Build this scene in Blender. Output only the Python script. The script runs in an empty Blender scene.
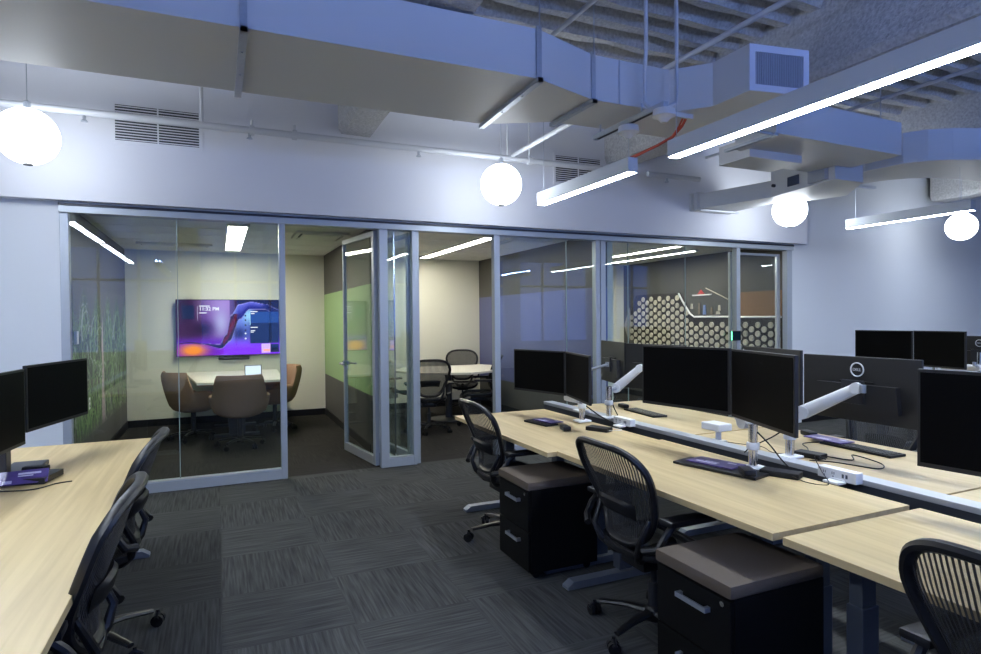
import bpy, bmesh, math, random
from mathutils import Vector, Matrix
random.seed(7)
PI = math.pi
SC = bpy.context.scene
COL = SC.collection

# ------------------------------------------------------------------ materials
MATS = {}
def newmat(name):
    m = bpy.data.materials.new(name); m.use_nodes = True
    m.node_tree.nodes.clear(); MATS[name] = m
    return m, m.node_tree.nodes, m.node_tree.links
def out(N, L, sh):
    o = N.new('ShaderNodeOutputMaterial'); L.new(sh, o.inputs['Surface']); return o
def bump(N, L, bs, scale, strength, detail=4, dist=.01, kind='NOISE', mapping=None):
    tc = N.new('ShaderNodeTexCoord'); src = tc.outputs['Object']
    if mapping:
        mp = N.new('ShaderNodeMapping'); mp.inputs['Scale'].default_value = mapping
        L.new(src, mp.inputs['Vector']); src = mp.outputs['Vector']
    n = N.new('ShaderNodeTexNoise'); n.inputs['Scale'].default_value = scale; n.inputs['Detail'].default_value = detail
    L.new(src, n.inputs['Vector'])
    b = N.new('ShaderNodeBump'); b.inputs['Strength'].default_value = strength; b.inputs['Distance'].default_value = dist
    L.new(n.outputs['Fac'], b.inputs['Height']); L.new(b.outputs['Normal'], bs.inputs['Normal'])
    return n
def simple(name, col, rough=.5, metal=0., bmp=None, var=0., spec=None):
    m, N, L = newmat(name)
    b = N.new('ShaderNodeBsdfPrincipled')
    b.inputs['Base Color'].default_value = (*col, 1); b.inputs['Roughness'].default_value = rough
    b.inputs['Metallic'].default_value = metal
    if spec is not None: b.inputs['Specular IOR Level'].default_value = spec
    sc, st = bmp if bmp else (60, .02)
    n = bump(N, L, b, sc, st)
    if var:
        r = N.new('ShaderNodeMixRGB'); r.blend_type = 'MIX'
        r.inputs['Color1'].default_value = (*[c*(1-var) for c in col], 1)
        r.inputs['Color2'].default_value = (*[min(1, c*(1+var)) for c in col], 1)
        L.new(n.outputs['Fac'], r.inputs['Fac']); L.new(r.outputs['Color'], b.inputs['Base Color'])
    out(N, L, b.outputs['BSDF']); return m
def emis(name, col, s):
    m, N, L = newmat(name)
    e = N.new('ShaderNodeEmission'); e.inputs['Color'].default_value = (*col, 1); e.inputs['Strength'].default_value = s
    out(N, L, e.outputs['Emission']); return m

WALLP = simple('white_paint', (.72, .75, .79), .6, bmp=(220, .03))
SOFF = simple('soffit_paint', (.82, .83, .88), .6, bmp=(220, .03))
BEIGE = simple('warm_white_paint', (.74, .73, .61), .65, bmp=(220, .03))
DGREY = simple('charcoal_wall_paint', (.080, .077, .070), .55, bmp=(220, .03))
GREEN = simple('green_wall_band', (.30, .46, .20), .5, bmp=(220, .03))
BLUEB = simple('periwinkle_wall_band', (.10, .115, .27), .45, bmp=(220, .03))
BROWNB = simple('brown_wall_band', (.22, .12, .055), .5, bmp=(120, .05), var=.15)
TILEC = simple('ceiling_tile', (.76, .75, .70), .85, bmp=(400, .15))
DUCTM = simple('duct_paint', (.68, .69, .70), .5, bmp=(14, .05))
STEEL = simple('galvanised_steel', (.5, .54, .6), .38, .8, var=.1)
PIPEW = simple('white_pipe_paint', (.66, .68, .72), .45)
DARKM = simple('dark_metal', (.04, .042, .05), .4, .6)
FRAME = simple('satin_frame', (.42, .46, .51), .42, .35)
SILL = simple('bright_alum', (.62, .66, .72), .3, .7)
BLACKP = simple('black_plastic', (.007, .007, .008), .45, spec=.3)
BLACKF = simple('black_frame', (.009, .009, .010), .38, spec=.35)
PEDM = simple('black_cabinet', (.004, .004, .004), .55, spec=.12)
SCREEN = simple('dark_screen', (.002, .002, .0022), .5, spec=.06)
MONB = simple('monitor_back', (.010, .010, .011), .42)
CHROME = simple('chrome', (.75, .76, .78), .18, 1.)
LOGO = simple('logo_silver', (.55, .56, .58), .3, .3)
ARMW = simple('arm_white', (.72, .74, .76), .35)
WPL = simple('white_plastic', (.82, .83, .84), .35)
LEGG = simple('leg_grey', (.10, .115, .145), .42, .5)
LEGS = simple('leg_silver', (.24, .27, .33), .36, .6)
BASEB = simple('rubber_base', (.012, .012, .013), .6)
TAN = simple('tan_upholstery', (.27, .165, .10), .85, bmp=(300, .3), var=.12)
CUSH = simple('taupe_cushion', (.085, .062, .042), .8, bmp=(260, .25), var=.1)
WHTOP = simple('white_laminate', (.78, .76, .66), .35)
PURPLE = simple('purple_print', (.09, .06, .22), .35, var=.5, bmp=(22, .01))
WHITEI = simple('white_ink', (.62, .6, .75), .5)
REDC = simple('red_cable', (.45, .05, .02), .5)
DISC = simple('pale_disc', (.55, .51, .42), .6, bmp=(45, .2), var=.35)
DISCR = simple('disc_rim', (.20, .16, .11), .6, var=.2)
DARKB = simple('near_black_brown', (.022, .018, .014), .6)
REDP = simple('red_accent', (.6, .05, .05), .5)
GRNP = simple('green_accent', (.05, .5, .2), .5)
BLUP = simple('blue_accent', (.25, .35, .7), .5)
FIREP = simple('spray_fireproofing', (.50, .50, .50), .95, bmp=(42, 1.0), var=.5)
UPL = emis('fill_uplight', (.25, .41, 1.), 270)  # blue fill glow, added to tint the duct fronts and the deck
WASH = emis('washer_light', (1., .97, .88), 4)
GRILLD = simple('grille_dark', (.05, .055, .07), .6)
TUBE = emis('pendant_diffuser', (.80, .89, 1.), 58)
GLOBE = emis('globe_glass', (.84, .91, 1.), 9.5)
INL = emis('room_light', (1., .955, .83), 27)
TABS = emis('tablet_screen', (.75, .85, 1.), .8)
LEDG = emis('green_led', (.2, 1., .55), 1.5)
SCHED = emis('scheduler_screen', (.02, .06, .10), .15)

def wood(name='light_oak'):
    m, N, L = newmat(name)
    tc = N.new('ShaderNodeTexCoord'); mp = N.new('ShaderNodeMapping')
    mp.inputs['Scale'].default_value = (16, .7, 16); L.new(tc.outputs['Object'], mp.inputs['Vector'])
    n = N.new('ShaderNodeTexNoise'); n.inputs['Scale'].default_value = 1.6; n.inputs['Detail'].default_value = 7
    n.inputs['Distortion'].default_value = .4
    L.new(mp.outputs['Vector'], n.inputs['Vector'])
    r = N.new('ShaderNodeValToRGB')
    r.color_ramp.elements[0].position = .32; r.color_ramp.elements[0].color = (.49, .36, .175, 1)
    r.color_ramp.elements[1].position = .68; r.color_ramp.elements[1].color = (.63, .49, .255, 1)
    L.new(n.outputs['Fac'], r.inputs['Fac'])
    b = N.new('ShaderNodeBsdfPrincipled'); b.inputs['Roughness'].default_value = .42
    L.new(r.outputs['Color'], b.inputs['Base Color'])
    out(N, L, b.outputs['BSDF']); return m
WOOD = wood()

def carpet(name, base, tile=.61, contrast=1.):
    m, N, L = newmat(name)
    tc = N.new('ShaderNodeTexCoord'); sp = N.new('ShaderNodeSeparateXYZ'); L.new(tc.outputs['Object'], sp.inputs[0])
    def noise(scale):
        mp = N.new('ShaderNodeMapping'); mp.inputs['Scale'].default_value = scale
        L.new(tc.outputs['Object'], mp.inputs['Vector'])
        n = N.new('ShaderNodeTexNoise'); n.inputs['Scale'].default_value = 1.; n.inputs['Detail'].default_value = 3
        L.new(mp.outputs['Vector'], n.inputs['Vector']); return n.outputs['Fac']
    a = noise((75, 3.2, 1)); b_ = noise((3.2, 75, 1))
    def math_(op, x, y=None):
        q = N.new('ShaderNodeMath'); q.operation = op
        for i, v in enumerate((x, y)):
            if v is None: continue
            if isinstance(v, (int, float)): q.inputs[i].default_value = v
            else: L.new(v, q.inputs[i])
        return q.outputs[0]
    ix = math_('FLOOR', math_('DIVIDE', sp.outputs['X'], tile)); iy = math_('FLOOR', math_('DIVIDE', sp.outputs['Y'], tile))
    chk = math_('PINGPONG', math_('ADD', ix, iy), 1.)
    mx = N.new('ShaderNodeMixRGB'); L.new(chk, mx.inputs['Fac']); L.new(a, mx.inputs['Color1']); L.new(b_, mx.inputs['Color2'])
    # per tile tone
    wn = N.new('ShaderNodeTexWhiteNoise'); wn.noise_dimensions = '2D'
    cb = N.new('ShaderNodeCombineXYZ'); L.new(ix, cb.inputs['X']); L.new(iy, cb.inputs['Y']); L.new(cb.outputs[0], wn.inputs['Vector'])
    tone = math_('ADD', math_('MULTIPLY', wn.outputs['Value'], .16), .92)
    fine = noise((260, 260, 1))
    v = math_('ADD', math_('MULTIPLY', mx.outputs['Color'], .8), math_('MULTIPLY', fine, .2))
    r = N.new('ShaderNodeValToRGB'); c = contrast
    r.color_ramp.elements[0].position = .36; r.color_ramp.elements[0].color = (*[x*(1-.55*c) for x in base], 1)
    r.color_ramp.elements[1].position = .66; r.color_ramp.elements[1].color = (*[x*(1+.75*c) for x in base], 1)
    L.new(v, r.inputs['Fac'])
    mu = N.new('ShaderNodeMixRGB'); mu.blend_type = 'MULTIPLY'; mu.inputs['Fac'].default_value = 1
    L.new(r.outputs['Color'], mu.inputs['Color1']); L.new(tone, mu.inputs['Color2'])
    b = N.new('ShaderNodeBsdfPrincipled'); b.inputs['Roughness'].default_value = .95
    b.inputs['Specular IOR Level'].default_value = .15
    L.new(mu.outputs['Color'], b.inputs['Base Color'])
    bp = N.new('ShaderNodeBump'); bp.inputs['Strength'].default_value = .35; bp.inputs['Distance'].default_value = .004
    L.new(v, bp.inputs['Height']); L.new(bp.outputs['Normal'], b.inputs['Normal'])
    out(N, L, b.outputs['BSDF']); return m
CARPET = carpet('carpet_tile', (.056, .057, .054), contrast=.62)
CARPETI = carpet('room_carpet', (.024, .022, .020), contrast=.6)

def glass(name, tint=(.93, .97, .96), f0=.05, extra=0.):
    m, N, L = newmat(name)
    g = N.new('ShaderNodeNewGeometry'); d = N.new('ShaderNodeVectorMath'); d.operation = 'DOT_PRODUCT'
    L.new(g.outputs['Incoming'], d.inputs[0]); L.new(g.outputs['Normal'], d.inputs[1])
    def mt(op, a, b=None):
        q = N.new('ShaderNodeMath'); q.operation = op
        for i, v in enumerate((a, b)):
            if v is None: continue
            if isinstance(v, (int, float)): q.inputs[i].default_value = v
            else: L.new(v, q.inputs[i])
        return q.outputs[0]
    c = mt('SUBTRACT', 1., mt('ABSOLUTE', d.outputs['Value']))
    f = mt('ADD', mt('MULTIPLY', mt('POWER', c, 5.), 1-f0), f0)
    t = N.new('ShaderNodeBsdfTransparent'); t.inputs['Color'].default_value = (*tint, 1)
    s = N.new('ShaderNodeBsdfGlossy'); s.inputs['Roughness'].default_value = 0.0; s.inputs['Color'].default_value = (1, 1, 1, 1)
    x = N.new('ShaderNodeMixShader'); L.new(f, x.inputs['Fac']); L.new(t.outputs[0], x.inputs[1]); L.new(s.outputs[0], x.inputs[2])
    out(N, L, x.outputs[0]); return m
GLASS = glass('partition_glass')
WGLASS = glass('window_glass', (.9, .95, 1.))
GEDGE = simple('glass_edge', (.32, .42, .42), .2)

def meshmat(name, opacity=.88):
    m, N, L = newmat(name)
    tc = N.new('ShaderNodeTexCoord'); sp = N.new('ShaderNodeSeparateXYZ'); L.new(tc.outputs['UV'], sp.inputs[0])
    w = N.new('ShaderNodeMath'); w.operation = 'MULTIPLY'; w.inputs[1].default_value = 2*PI*34; L.new(sp.outputs['X'], w.inputs[0])
    s = N.new('ShaderNodeMath'); s.operation = 'SINE'; L.new(w.outputs[0], s.inputs[0])
    r = N.new('ShaderNodeMapRange'); r.inputs['From Min'].default_value = -.3; r.inputs['From Max'].default_value = .5
    r.inputs['To Min'].default_value = opacity-.3; r.inputs['To Max'].default_value = min(1, opacity+.27); L.new(s.outputs[0], r.inputs['Value'])
    b = N.new('ShaderNodeBsdfPrincipled'); b.inputs['Base Color'].default_value = (.018, .018, .02, 1); b.inputs['Roughness'].default_value = .7
    t = N.new('ShaderNodeBsdfTransparent')
    x = N.new('ShaderNodeMixShader'); L.new(r.outputs['Result'], x.inputs['Fac']); L.new(t.outputs[0], x.inputs[1]); L.new(b.outputs[0], x.inputs[2])
    out(N, L, x.outputs[0]); return m
MESHM = meshmat('woven_mesh')

def vcol(name, emit=None):
    m, N, L = newmat(name)
    a = N.new('ShaderNodeAttribute'); a.attribute_name = 'Col'
    if emit is None:
        b = N.new('ShaderNodeBsdfPrincipled'); b.inputs['Roughness'].default_value = .55
        L.new(a.outputs['Color'], b.inputs['Base Color']); out(N, L, b.outputs[0])
    else:
        e = N.new('ShaderNodeEmission'); e.inputs['Strength'].default_value = emit
        L.new(a.outputs['Color'], e.inputs['Color']); out(N, L, e.outputs[0])
    return m
TVM = vcol('tv_picture', 1.0)
MURALM = vcol('mural_print')

# ------------------------------------------------------------------ mesh helpers
class MB:
    def __init__(s): s.bm = bmesh.new(); s.uv = None
    def box(s, x0, x1, y0, y1, z0, z1, M=None, bev=0.):
        vs = [Vector((x, y, z)) for z in (z0, z1) for y in (y0, y1) for x in (x0, x1)]
        if bev:
            t = bmesh.new(); q = [t.verts.new(v) for v in vs]
            for f in ((0, 2, 3, 1), (4, 5, 7, 6), (0, 1, 5, 4), (2, 6, 7, 3), (0, 4, 6, 2), (1, 3, 7, 5)): t.faces.new([q[i] for i in f])
            bmesh.ops.bevel(t, geom=list(t.edges), offset=bev, segments=2, affect='EDGES', profile=.6)
            me = bpy.data.meshes.new('t'); t.to_mesh(me); t.free()
            if M: me.transform(M)
            s.bm.from_mesh(me); bpy.data.meshes.remove(me); return s
        if M: vs = [M @ v for v in vs]
        q = [s.bm.verts.new(v) for v in vs]
        for f in ((0, 2, 3, 1), (4, 5, 7, 6), (0, 1, 5, 4), (2, 6, 7, 3), (0, 4, 6, 2), (1, 3, 7, 5)): s.bm.faces.new([q[i] for i in f])
        return s
    def prism(s, pts, z0, z1, M=None, bev=0):
        t = bmesh.new()
        a = [t.verts.new((x, y, z0)) for x, y in pts]; b = [t.verts.new((x, y, z1)) for x, y in pts]
        n = len(pts)
        t.faces.new(a[::-1]); t.faces.new(b)
        for i in range(n): t.faces.new((a[i], a[(i+1) % n], b[(i+1) % n], b[i]))
        bmesh.ops.recalc_face_normals(t, faces=t.faces)
        if bev: bmesh.ops.bevel(t, geom=list(t.edges), offset=bev, segments=2, affect='EDGES')
        me = bpy.data.meshes.new('t'); t.to_mesh(me); t.free()
        if M: me.transform(M)
        s.bm.from_mesh(me); bpy.data.meshes.remove(me); return s
    def tube(s, pts, r, seg=8, closed=False, flat=None):
        pts = [Vector(p) for p in pts]; n = len(pts); rings = []
        up = Vector((0, 0, 1)); prev = None
        for i, p in enumerate(pts):
            if closed: d = pts[(i+1) % n] - pts[i-1]
            else: d = pts[min(i+1, n-1)] - pts[max(i-1, 0)]
            d.normalize()
            if prev is None:
                a = d.cross(up)
                if a.length < .05: a = d.cross(Vector((1, 0, 0)))
                a.normalize()
            else:
                a = prev - d*prev.dot(d); a.normalize()
            prev = a; b = d.cross(a)
            rr = r[i] if isinstance(r, (list, tuple)) else r
            rb = rr*(flat or 1.)
            rings.append([s.bm.verts.new(p + a*rr*math.cos(2*PI*k/seg) + b*rb*math.sin(2*PI*k/seg)) for k in range(seg)])
        m = n if closed else n-1
        for i in range(m):
            A, B = rings[i], rings[(i+1) % n]
            for k in range(seg): s.bm.faces.new((A[k], A[(k+1) % seg], B[(k+1) % seg], B[k]))
        if not closed: s.bm.faces.new(rings[0][::-1]); s.bm.faces.new(rings[-1])
        return s
    def cyl(s, a, b, r, r2=None, seg=16): return s.tube([a, b], [r, r if r2 is None else r2], seg)
    def lathe(s, prof, c=(0, 0, 0), seg=32):
        rings = []
        for r, z in prof: rings.append([s.bm.verts.new((c[0]+r*math.cos(2*PI*k/seg), c[1]+r*math.sin(2*PI*k/seg), c[2]+z)) for k in range(seg)])
        for A, B in zip(rings, rings[1:]):
            for k in range(seg): s.bm.faces.new((A[k], A[(k+1) % seg], B[(k+1) % seg], B[k]))
        s.bm.faces.new(rings[0][::-1]); s.bm.faces.new(rings[-1]); return s
    def build(s, name, mat, parent=None, smooth=False, M=None):
        if M: s.bm.transform(M)
        bmesh.ops.recalc_face_normals(s.bm, faces=s.bm.faces)
        me = bpy.data.meshes.new(name); s.bm.to_mesh(me); s.bm.free()
        me.materials.append(mat)
        if smooth:
            for p in me.polygons: p.use_smooth = True
            try: me.set_sharp_from_angle(angle=math.radians(40))
            except Exception: pass
        o = bpy.data.objects.new(name, me); COL.objects.link(o)
        if parent: o.parent = parent
        return o
def B(*a, **k): return MB().box(*a, **k)
def centre(o):
    """put a mesh's origin at the bottom centre of its shape"""
    me = o.data; xs = [v.co.x for v in me.vertices]; ys = [v.co.y for v in me.vertices]; zs = [v.co.z for v in me.vertices]
    c = Vector(((min(xs)+max(xs))/2, (min(ys)+max(ys))/2, min(zs)))
    me.transform(Matrix.Translation(-c)); o.location = o.location + c; return o
def tag(o, label=None, cat=None, group=None, kind=None):
    if label: o['label'] = label
    if cat: o['category'] = cat
    if group: o['group'] = group
    if kind: o['kind'] = kind
    return o
def struct(o): o['kind'] = 'structure'; return o
def empty(name, loc=(0, 0, 0), rz=0., label=None, cat=None, group=None):
    o = bpy.data.objects.new(name, None); COL.objects.link(o); o.location = loc; o.rotation_euler.z = rz
    o.empty_display_size = .1
    return tag(o, label, cat, group)
def copy_tree(o, parent=None):
    c = o.copy(); COL.objects.link(c)
    if parent: c.parent = parent
    for ch in list(o.children): copy_tree(ch, c)
    return c
def text(body, size, mat, parent, M, extr=.0006, name='lettering', align='LEFT', wx=1., bold=0.):
    cu = bpy.data.curves.new(name, 'FONT'); cu.body = body; cu.size = size; cu.extrude = extr; cu.align_x = align
    cu.resolution_u = 3
    cu.materials.append(mat)
    cu.offset = size*bold
    c = bpy.data.objects.new('t', cu); COL.objects.link(c); bpy.context.view_layer.update()
    me = bpy.data.meshes.new_from_object(c.evaluated_get(bpy.context.evaluated_depsgraph_get()))
    bpy.data.objects.remove(c); me.name = name
    o = bpy.data.objects.new(name, me); COL.objects.link(o); o.parent = parent
    if not me.materials: me.materials.append(mat)
    o.matrix_basis = M @ Matrix.Diagonal((wx, 1, 1, 1)); return o

# ------------------------------------------------------------------ room shell
YW = 6.19       # glazing line
YS = 6.06       # soffit face
YB = 10.12      # back wall of the rooms
ZH = 2.50       # underside of soffit / top of frames
CEIL = 3.85
X0, X1, Y0 = -4.2, 14.0, -4.6
struct(B(X0-.1, X1+.1, Y0-.1, YW+.03, -.1, 0).build('floor', CARPET))
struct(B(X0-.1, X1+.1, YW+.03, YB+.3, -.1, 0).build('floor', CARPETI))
# deck
m = MB()
per = .27; y = Y0; prof = []
while y < YS+.3:
    prof += [(y, CEIL), (y+per*.30, CEIL), (y+per*.48, CEIL+.10), (y+per*.82, CEIL+.10)]; y += per
ring0 = [m.bm.verts.new((X0, a, b)) for a, b in prof]
NX = 60; prev = ring0
for i in range(1, NX+1):
    x = X0+(X1-X0)*i/NX
    cur = [m.bm.verts.new((x, a+random.uniform(-.008, .008), b+random.uniform(-.012, .012))) for a, b in prof]
    for k in range(len(prof)-1): m.bm.faces.new((prev[k], prev[k+1], cur[k+1], cur[k]))
    prev = cur
struct(m.build('ceiling', FIREP))
struct(B(X0-.1, X1+.1, Y0-.1, YS+.4, CEIL+.12, CEIL+.22).build('ceiling', FIREP))
for bx, w in ((1.10, .34), (4.2, .40), (7.3, .4), (10.4, .4), (-2.0, .34)):
    mb = MB(); n = 40; L_ = []
    sec = [(0, CEIL+.1), (0, 3.40), (.03, 3.335), (w-.03, 3.335), (w, 3.40), (w, CEIL+.1)]
    rows = []
    for i in range(n+1):
        yy = Y0 + (YS-Y0)*i/n
        rows.append([mb.bm.verts.new((bx+a+random.uniform(-.008, .008), yy, b+(random.uniform(-.008, .008) if b < 3.8 else 0))) for a, b in sec])
    for A, C in zip(rows, rows[1:]):
        for k in range(5): mb.bm.faces.new((A[k], A[k+1], C[k+1], C[k]))
    struct(mb.build('ceiling_beam', FIREP))
# soffit and front walls
struct(B(X0, 7.61, YS, YS+.22, ZH+.035, CEIL+.12).build('wall_front', SOFF))
struct(B(X0, -1.20, YW-.03, YW+.09, 0, ZH+.035).build('wall_front', WALLP))
struct(B(7.42, 7.61, YW-.03, YW+.09, 0, ZH+.035).build('wall_front', WALLP))
struct(B(7.61, X1, YW-.03, YW+.12, 0, CEIL+.12).build('wall_front', WALLP))
struct(B(X0-.1, X0, Y0, YW, 0, CEIL+.12).build('wall_left', WALLP))
struct(B(X1, X1+.1, Y0, YW, 0, CEIL+.12).build('wall_right', WALLP))
# interior rooms
ZC = 2.56
struct(B(-1.35, 7.6, YS+.22, YB, ZC, ZC+.1).build('ceiling', TILEC))
m = MB()
for i in range(1, 15):
    m.box(-1.2+.61*i-.008, -1.2+.61*i+.008, YS+.25, YB, ZC-.002, ZC)
for i in range(0, 7):
    m.box(-1.2, 7.45, YS+.3+.61*i-.008, YS+.3+.61*i+.008, ZC-.0025, ZC)
struct(m.build('ceiling_grid', simple('grid_metal', (.72, .71, .66), .6)))
struct(B(-1.35, 7.6, YB, YB+.1, 0, ZC+.1).build('wall_back', BEIGE))
struct(B(-1.35, -1.2, YW+.09, YB, 0, ZC+.1).build('wall_left', DGREY))
# divider rooms one / two with coloured band
def banded(xa, xb, ya, yb, z0, z1, mat, name):
    struct(B(xa, xb, ya, yb, 0, z0).build(name, DGREY))
    struct(B(xa, xb, ya, yb, z0, z1).build(name, mat))
    struct(B(xa, xb, ya, yb, z1, ZC+.05).build(name, DGREY))
banded(1.58, 1.655, 6.88, YB, .66, 1.93, GREEN, 'wall_divider')
struct(B(1.655, 1.73, 6.88, YB, 0, ZC+.05).build('wall_divider', BEIGE))
banded(4.30, 4.38, YW+.09, YB, .50, 1.90, BLUEB, 'wall_divider')
struct(B(4.38, 4.46, YW+.09, YB, 0, ZC+.05).build('wall_divider', BEIGE))
struct(B(7.45, 7.6, YW+.09, YB, 0, ZC+.1).build('wall_right', DGREY))
for xa, xb in ((-1.2, 1.58), (1.73, 4.30), (4.46, 7.45)):
    struct(B(xa, xb, YB-.012, YB, 0, .10).build('baseboard_back', BLACKP))
for x, s in ((-1.2, 1), (1.58, -1), (4.30, -1), (7.45, -1)):
    struct(B(min(x, x+s*.012), max(x, x+s*.012), 6.9, YB-.012, 0, .10).build('baseboard_side', BLACKP))
struct(B(X0, -1.2, YW-.042, YW-.03, 0, .10).build('baseboard_front', BLACKP))
struct(B(7.61, X1, YW-.042, YW-.03, 0, .10).build('baseboard_front', BLACKP))

# rear wall with windows (seen only mirrored in the glazing)
WX = [(-3.4, -.9), (-.4, 2.1), (2.6, 5.1), (5.6, 8.1), (8.6, 11.1), (11.5, 13.6)]
cuts = [X0] + [c for w in WX for c in w] + [X1]
m = MB()
for a, b in zip(cuts[0::2], cuts[1::2]): m.box(a, b, Y0-.2, Y0, 0, CEIL+.1)
m.box(X0, X1, Y0-.2, Y0, 0, .75); m.box(X0, X1, Y0-.2, Y0, 3.35, CEIL+.1)
struct(m.build('wall_rear', WALLP))
for i, (a, b) in enumerate(WX):
    w = struct(empty('window_%d' % (i+1), ((a+b)/2, Y0-.1, .75)))
    f = MB(); h_ = (b-a)/2
    for x in (-h_, -h_/3, h_/3, h_): f.box(x-.03, x+.03, -.05, .05, 0, 2.6)
    for z in (0, 1.75, 2.54): f.box(-h_, h_, -.05, .05, z, z+.06)
    f.build('window_frame', PIPEW, w)
    B(-h_, h_, -.006, .006, .03, 2.57).build('pane', WGLASS, w)

# ------------------------------------------------------------------ glazing line
def post(name, x0, x1, y0=YW-.035, y1=YW+.045, z1=ZH+.03, mat=FRAME, parent=None):
    return B(x0, x1, y0, y1, 0, z1, bev=.004).build(name, mat, parent)
win = 6
def glazed(x0, x1, posts=(), joints=(), sill=.10, left=True):
    """fixed glazing bay: frame, sill, panes"""
    global win; win += 1
    w = struct(empty('window_%d' % win, ((x0+x1)/2, YW, 0)))
    cx = (x0+x1)/2
    xs = [x0] + list(joints) + [x1]
    for a, b in zip(xs, xs[1:]):
        B(a-cx+.003, b-cx-.003, -.006, .006, .05, ZH-.03).build('pane', GLASS, w)
    for j in joints: B(j-cx-.003, j-cx+.003, -.0065, .0065, .10, ZH-.06).build('glass_joint', GEDGE, w)
    f = MB(); f.box(x0-cx, x1-cx, -.03, .04, 0, sill-.012, bev=.003)
    f.build('sill_rail', FRAME, w)
    B(x0-cx, x1-cx, -.03, .04, sill-.012, sill).build('sill_cap', SILL, w)
    for a, b in posts: B(a-cx, b-cx, -.035, .045, 0, ZH, bev=.004).build('mullion', FRAME, w)
    return w
hd = struct(B(-1.20, 7.42, YW-.06, YW+.07, ZH-.055, ZH+.036).build('trim_1', FRAME))
struct(B(-1.20, 7.42, YW-.068, YW-.06, ZH+.0, ZH+.02).build('trim_2', DARKM))
glazed(-1.18, .57, posts=((-1.20, -1.135), (.545, .60)), joints=(-.325,))
glazed(1.60, 1.86, posts=((1.515, 1.60), (1.86, 1.895)))
struct(post('trim_3', 1.895, 1.945, YW, YW+.06))
glazed(2.87, 4.17, posts=((2.80, 2.868), (4.13, 4.19)), joints=(3.74,))
glazed(4.27, 6.37, posts=((4.20, 4.27), (6.375, 6.44)), joints=(4.62, 5.52))
struct(post('trim_4', 7.32, 7.42))

def swing_door(n, hx, hy, ang, width, zt, handle_side=1, lever=True):
    d = struct(empty('door_%d' % n, (hx, hy, 0), ang))
    st = .065
    B(0, st, -.022, .022, .012, zt, bev=.004).build('hinge_stile', FRAME, d)
    B(width-.035, width, -.020, .020, .012, zt, bev=.003).build('lock_stile', FRAME, d)
    B(st, width-.035, -.02, .02, .012, .10).build('bottom_rail', SILL, d)
    B(st, width-.035, -.018, .018, zt-.05, zt).build('top_rail', FRAME, d)
    B(st, width-.035, -.006, .006, .10, zt-.05).build('pane', GLASS, d)
    if lever:
        h = MB()
        for s in (-1, 1):
            h.cyl((width-.03, s*.02, 1.02), (width-.03, s*.075, 1.02), .011)
            h.cyl((width-.03, s*.07, 1.02), (width-.17, s*.07, 1.02), .011)
            h.lathe([(.001, -.025), (.024, -.025), (.024, .025), (.001, .025)], (width-.03, s*.024, 1.02), 12)
        h.build('door_handle', CHROME, d, smooth=True)
    return d
swing_door(1, 1.495, YW+.05, math.radians(98.5), .97, ZH-.06)
swing_door(2, 1.875, YW+.10, math.radians(98), .90, ZH-.06)
# perpendicular fixed pane closing the divider end
w = struct(empty('window_11', (1.69, 6.24, 0)))
B(-.006, .006, .02, .64, .06, ZH-.02).build('pane', GLASS, w)
B(-.02, .02, .0, .64, 0, .06).build('sill_rail', SILL, w)
B(-.007, .007, .005, .017, .06, ZH-.02).build('glass_edge', CHROME, w)
# sliding door
d = struct(empty('door_3', (6.96, YW+.10, 0)))
B(-.585, -.55, -.02, .02, .015, ZH-.10, bev=.003).build('lock_stile', SILL, d)
B(.30, .36, -.02, .02, .015, ZH-.10, bev=.003).build('hinge_stile', SILL, d)
B(-.555, .30, -.006, .006, .06, ZH-.13).build('pane', GLASS, d)
B(-.555, .30, -.02, .02, ZH-.13, ZH-.10).build('top_rail', FRAME, d)
B(-.555, .30, -.02, .02, .015, .06).build('bottom_rail', FRAME, d)
MB().cyl((-.575, -.055, .75), (-.575, -.055, 1.35), .012).cyl((-.575, -.02, .8), (-.575, -.055, .8), .008).cyl((-.575, -.02, 1.3), (-.575, -.055, 1.3), .008).build('door_handle', CHROME, d, smooth=True)

# ------------------------------------------------------------------ ceiling services
def duct_box(name, pts, z0, z1, label, parent=None, cat='air duct'):
    o = MB().prism(pts, z0, z1).build(name, DUCTM, parent)
    return o
# main supply duct
dm = empty('air_duct', (0, 3.8, 3.0), label='long white rectangular duct across the ceiling with a narrowing and a grille at its end', cat='air duct')
def loc(o, root): o.data.transform(Matrix.Translation(-Vector(root.location))); return o
loc(MB().prism([(X0, 3.34), (1.83, 3.34), (2.345, 3.52), (3.0, 3.52), (3.2, 3.30), (3.2, 2.985), (3.66, 2.91), (3.80, 3.52), (3.80, 4.03), (2.33, 4.03), (1.87, 4.28), (X0, 4.28)], 3.0, 3.305).build('duct_body', DUCTM, dm), dm)
dv = Vector((3.66-3.2, 2.91-2.985, 0)); ln = dv.length; dv.normalize(); nv = Vector((dv.y, -dv.x, 0))
Mg = Matrix(((dv.x, nv.x, 0, 3.2), (dv.y, nv.y, 0, 2.985), (0, 0, 1, 3.0), (0, 0, 0, 1)))
g = MB()
g.box(0, ln, 0, .012, 0, .045, Mg); g.box(0, ln, 0, .012, .26, .305, Mg); g.box(0, .045, 0, .012, .045, .26, Mg); g.box(ln-.045, ln, 0, .012, .045, .26, Mg)
gf = loc(g.build('grille_frame', simple('grille_white', (.66, .69, .78), .45), dm), dm)
g = MB()
for i in range(26):
    x = .05+(ln-.10)*(i+.5)/26
    g.box(x-.003, x+.003, .002, .010, .045, .26, Mg)
gb = loc(g.build('grille_fins', simple('fin_grey', (.42, .46, .54), .5), dm), dm)
loc(B(.045, ln-.045, .0, .002, .045, .26, M=Mg).build('grille_back', GRILLD, dm), dm)
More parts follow.
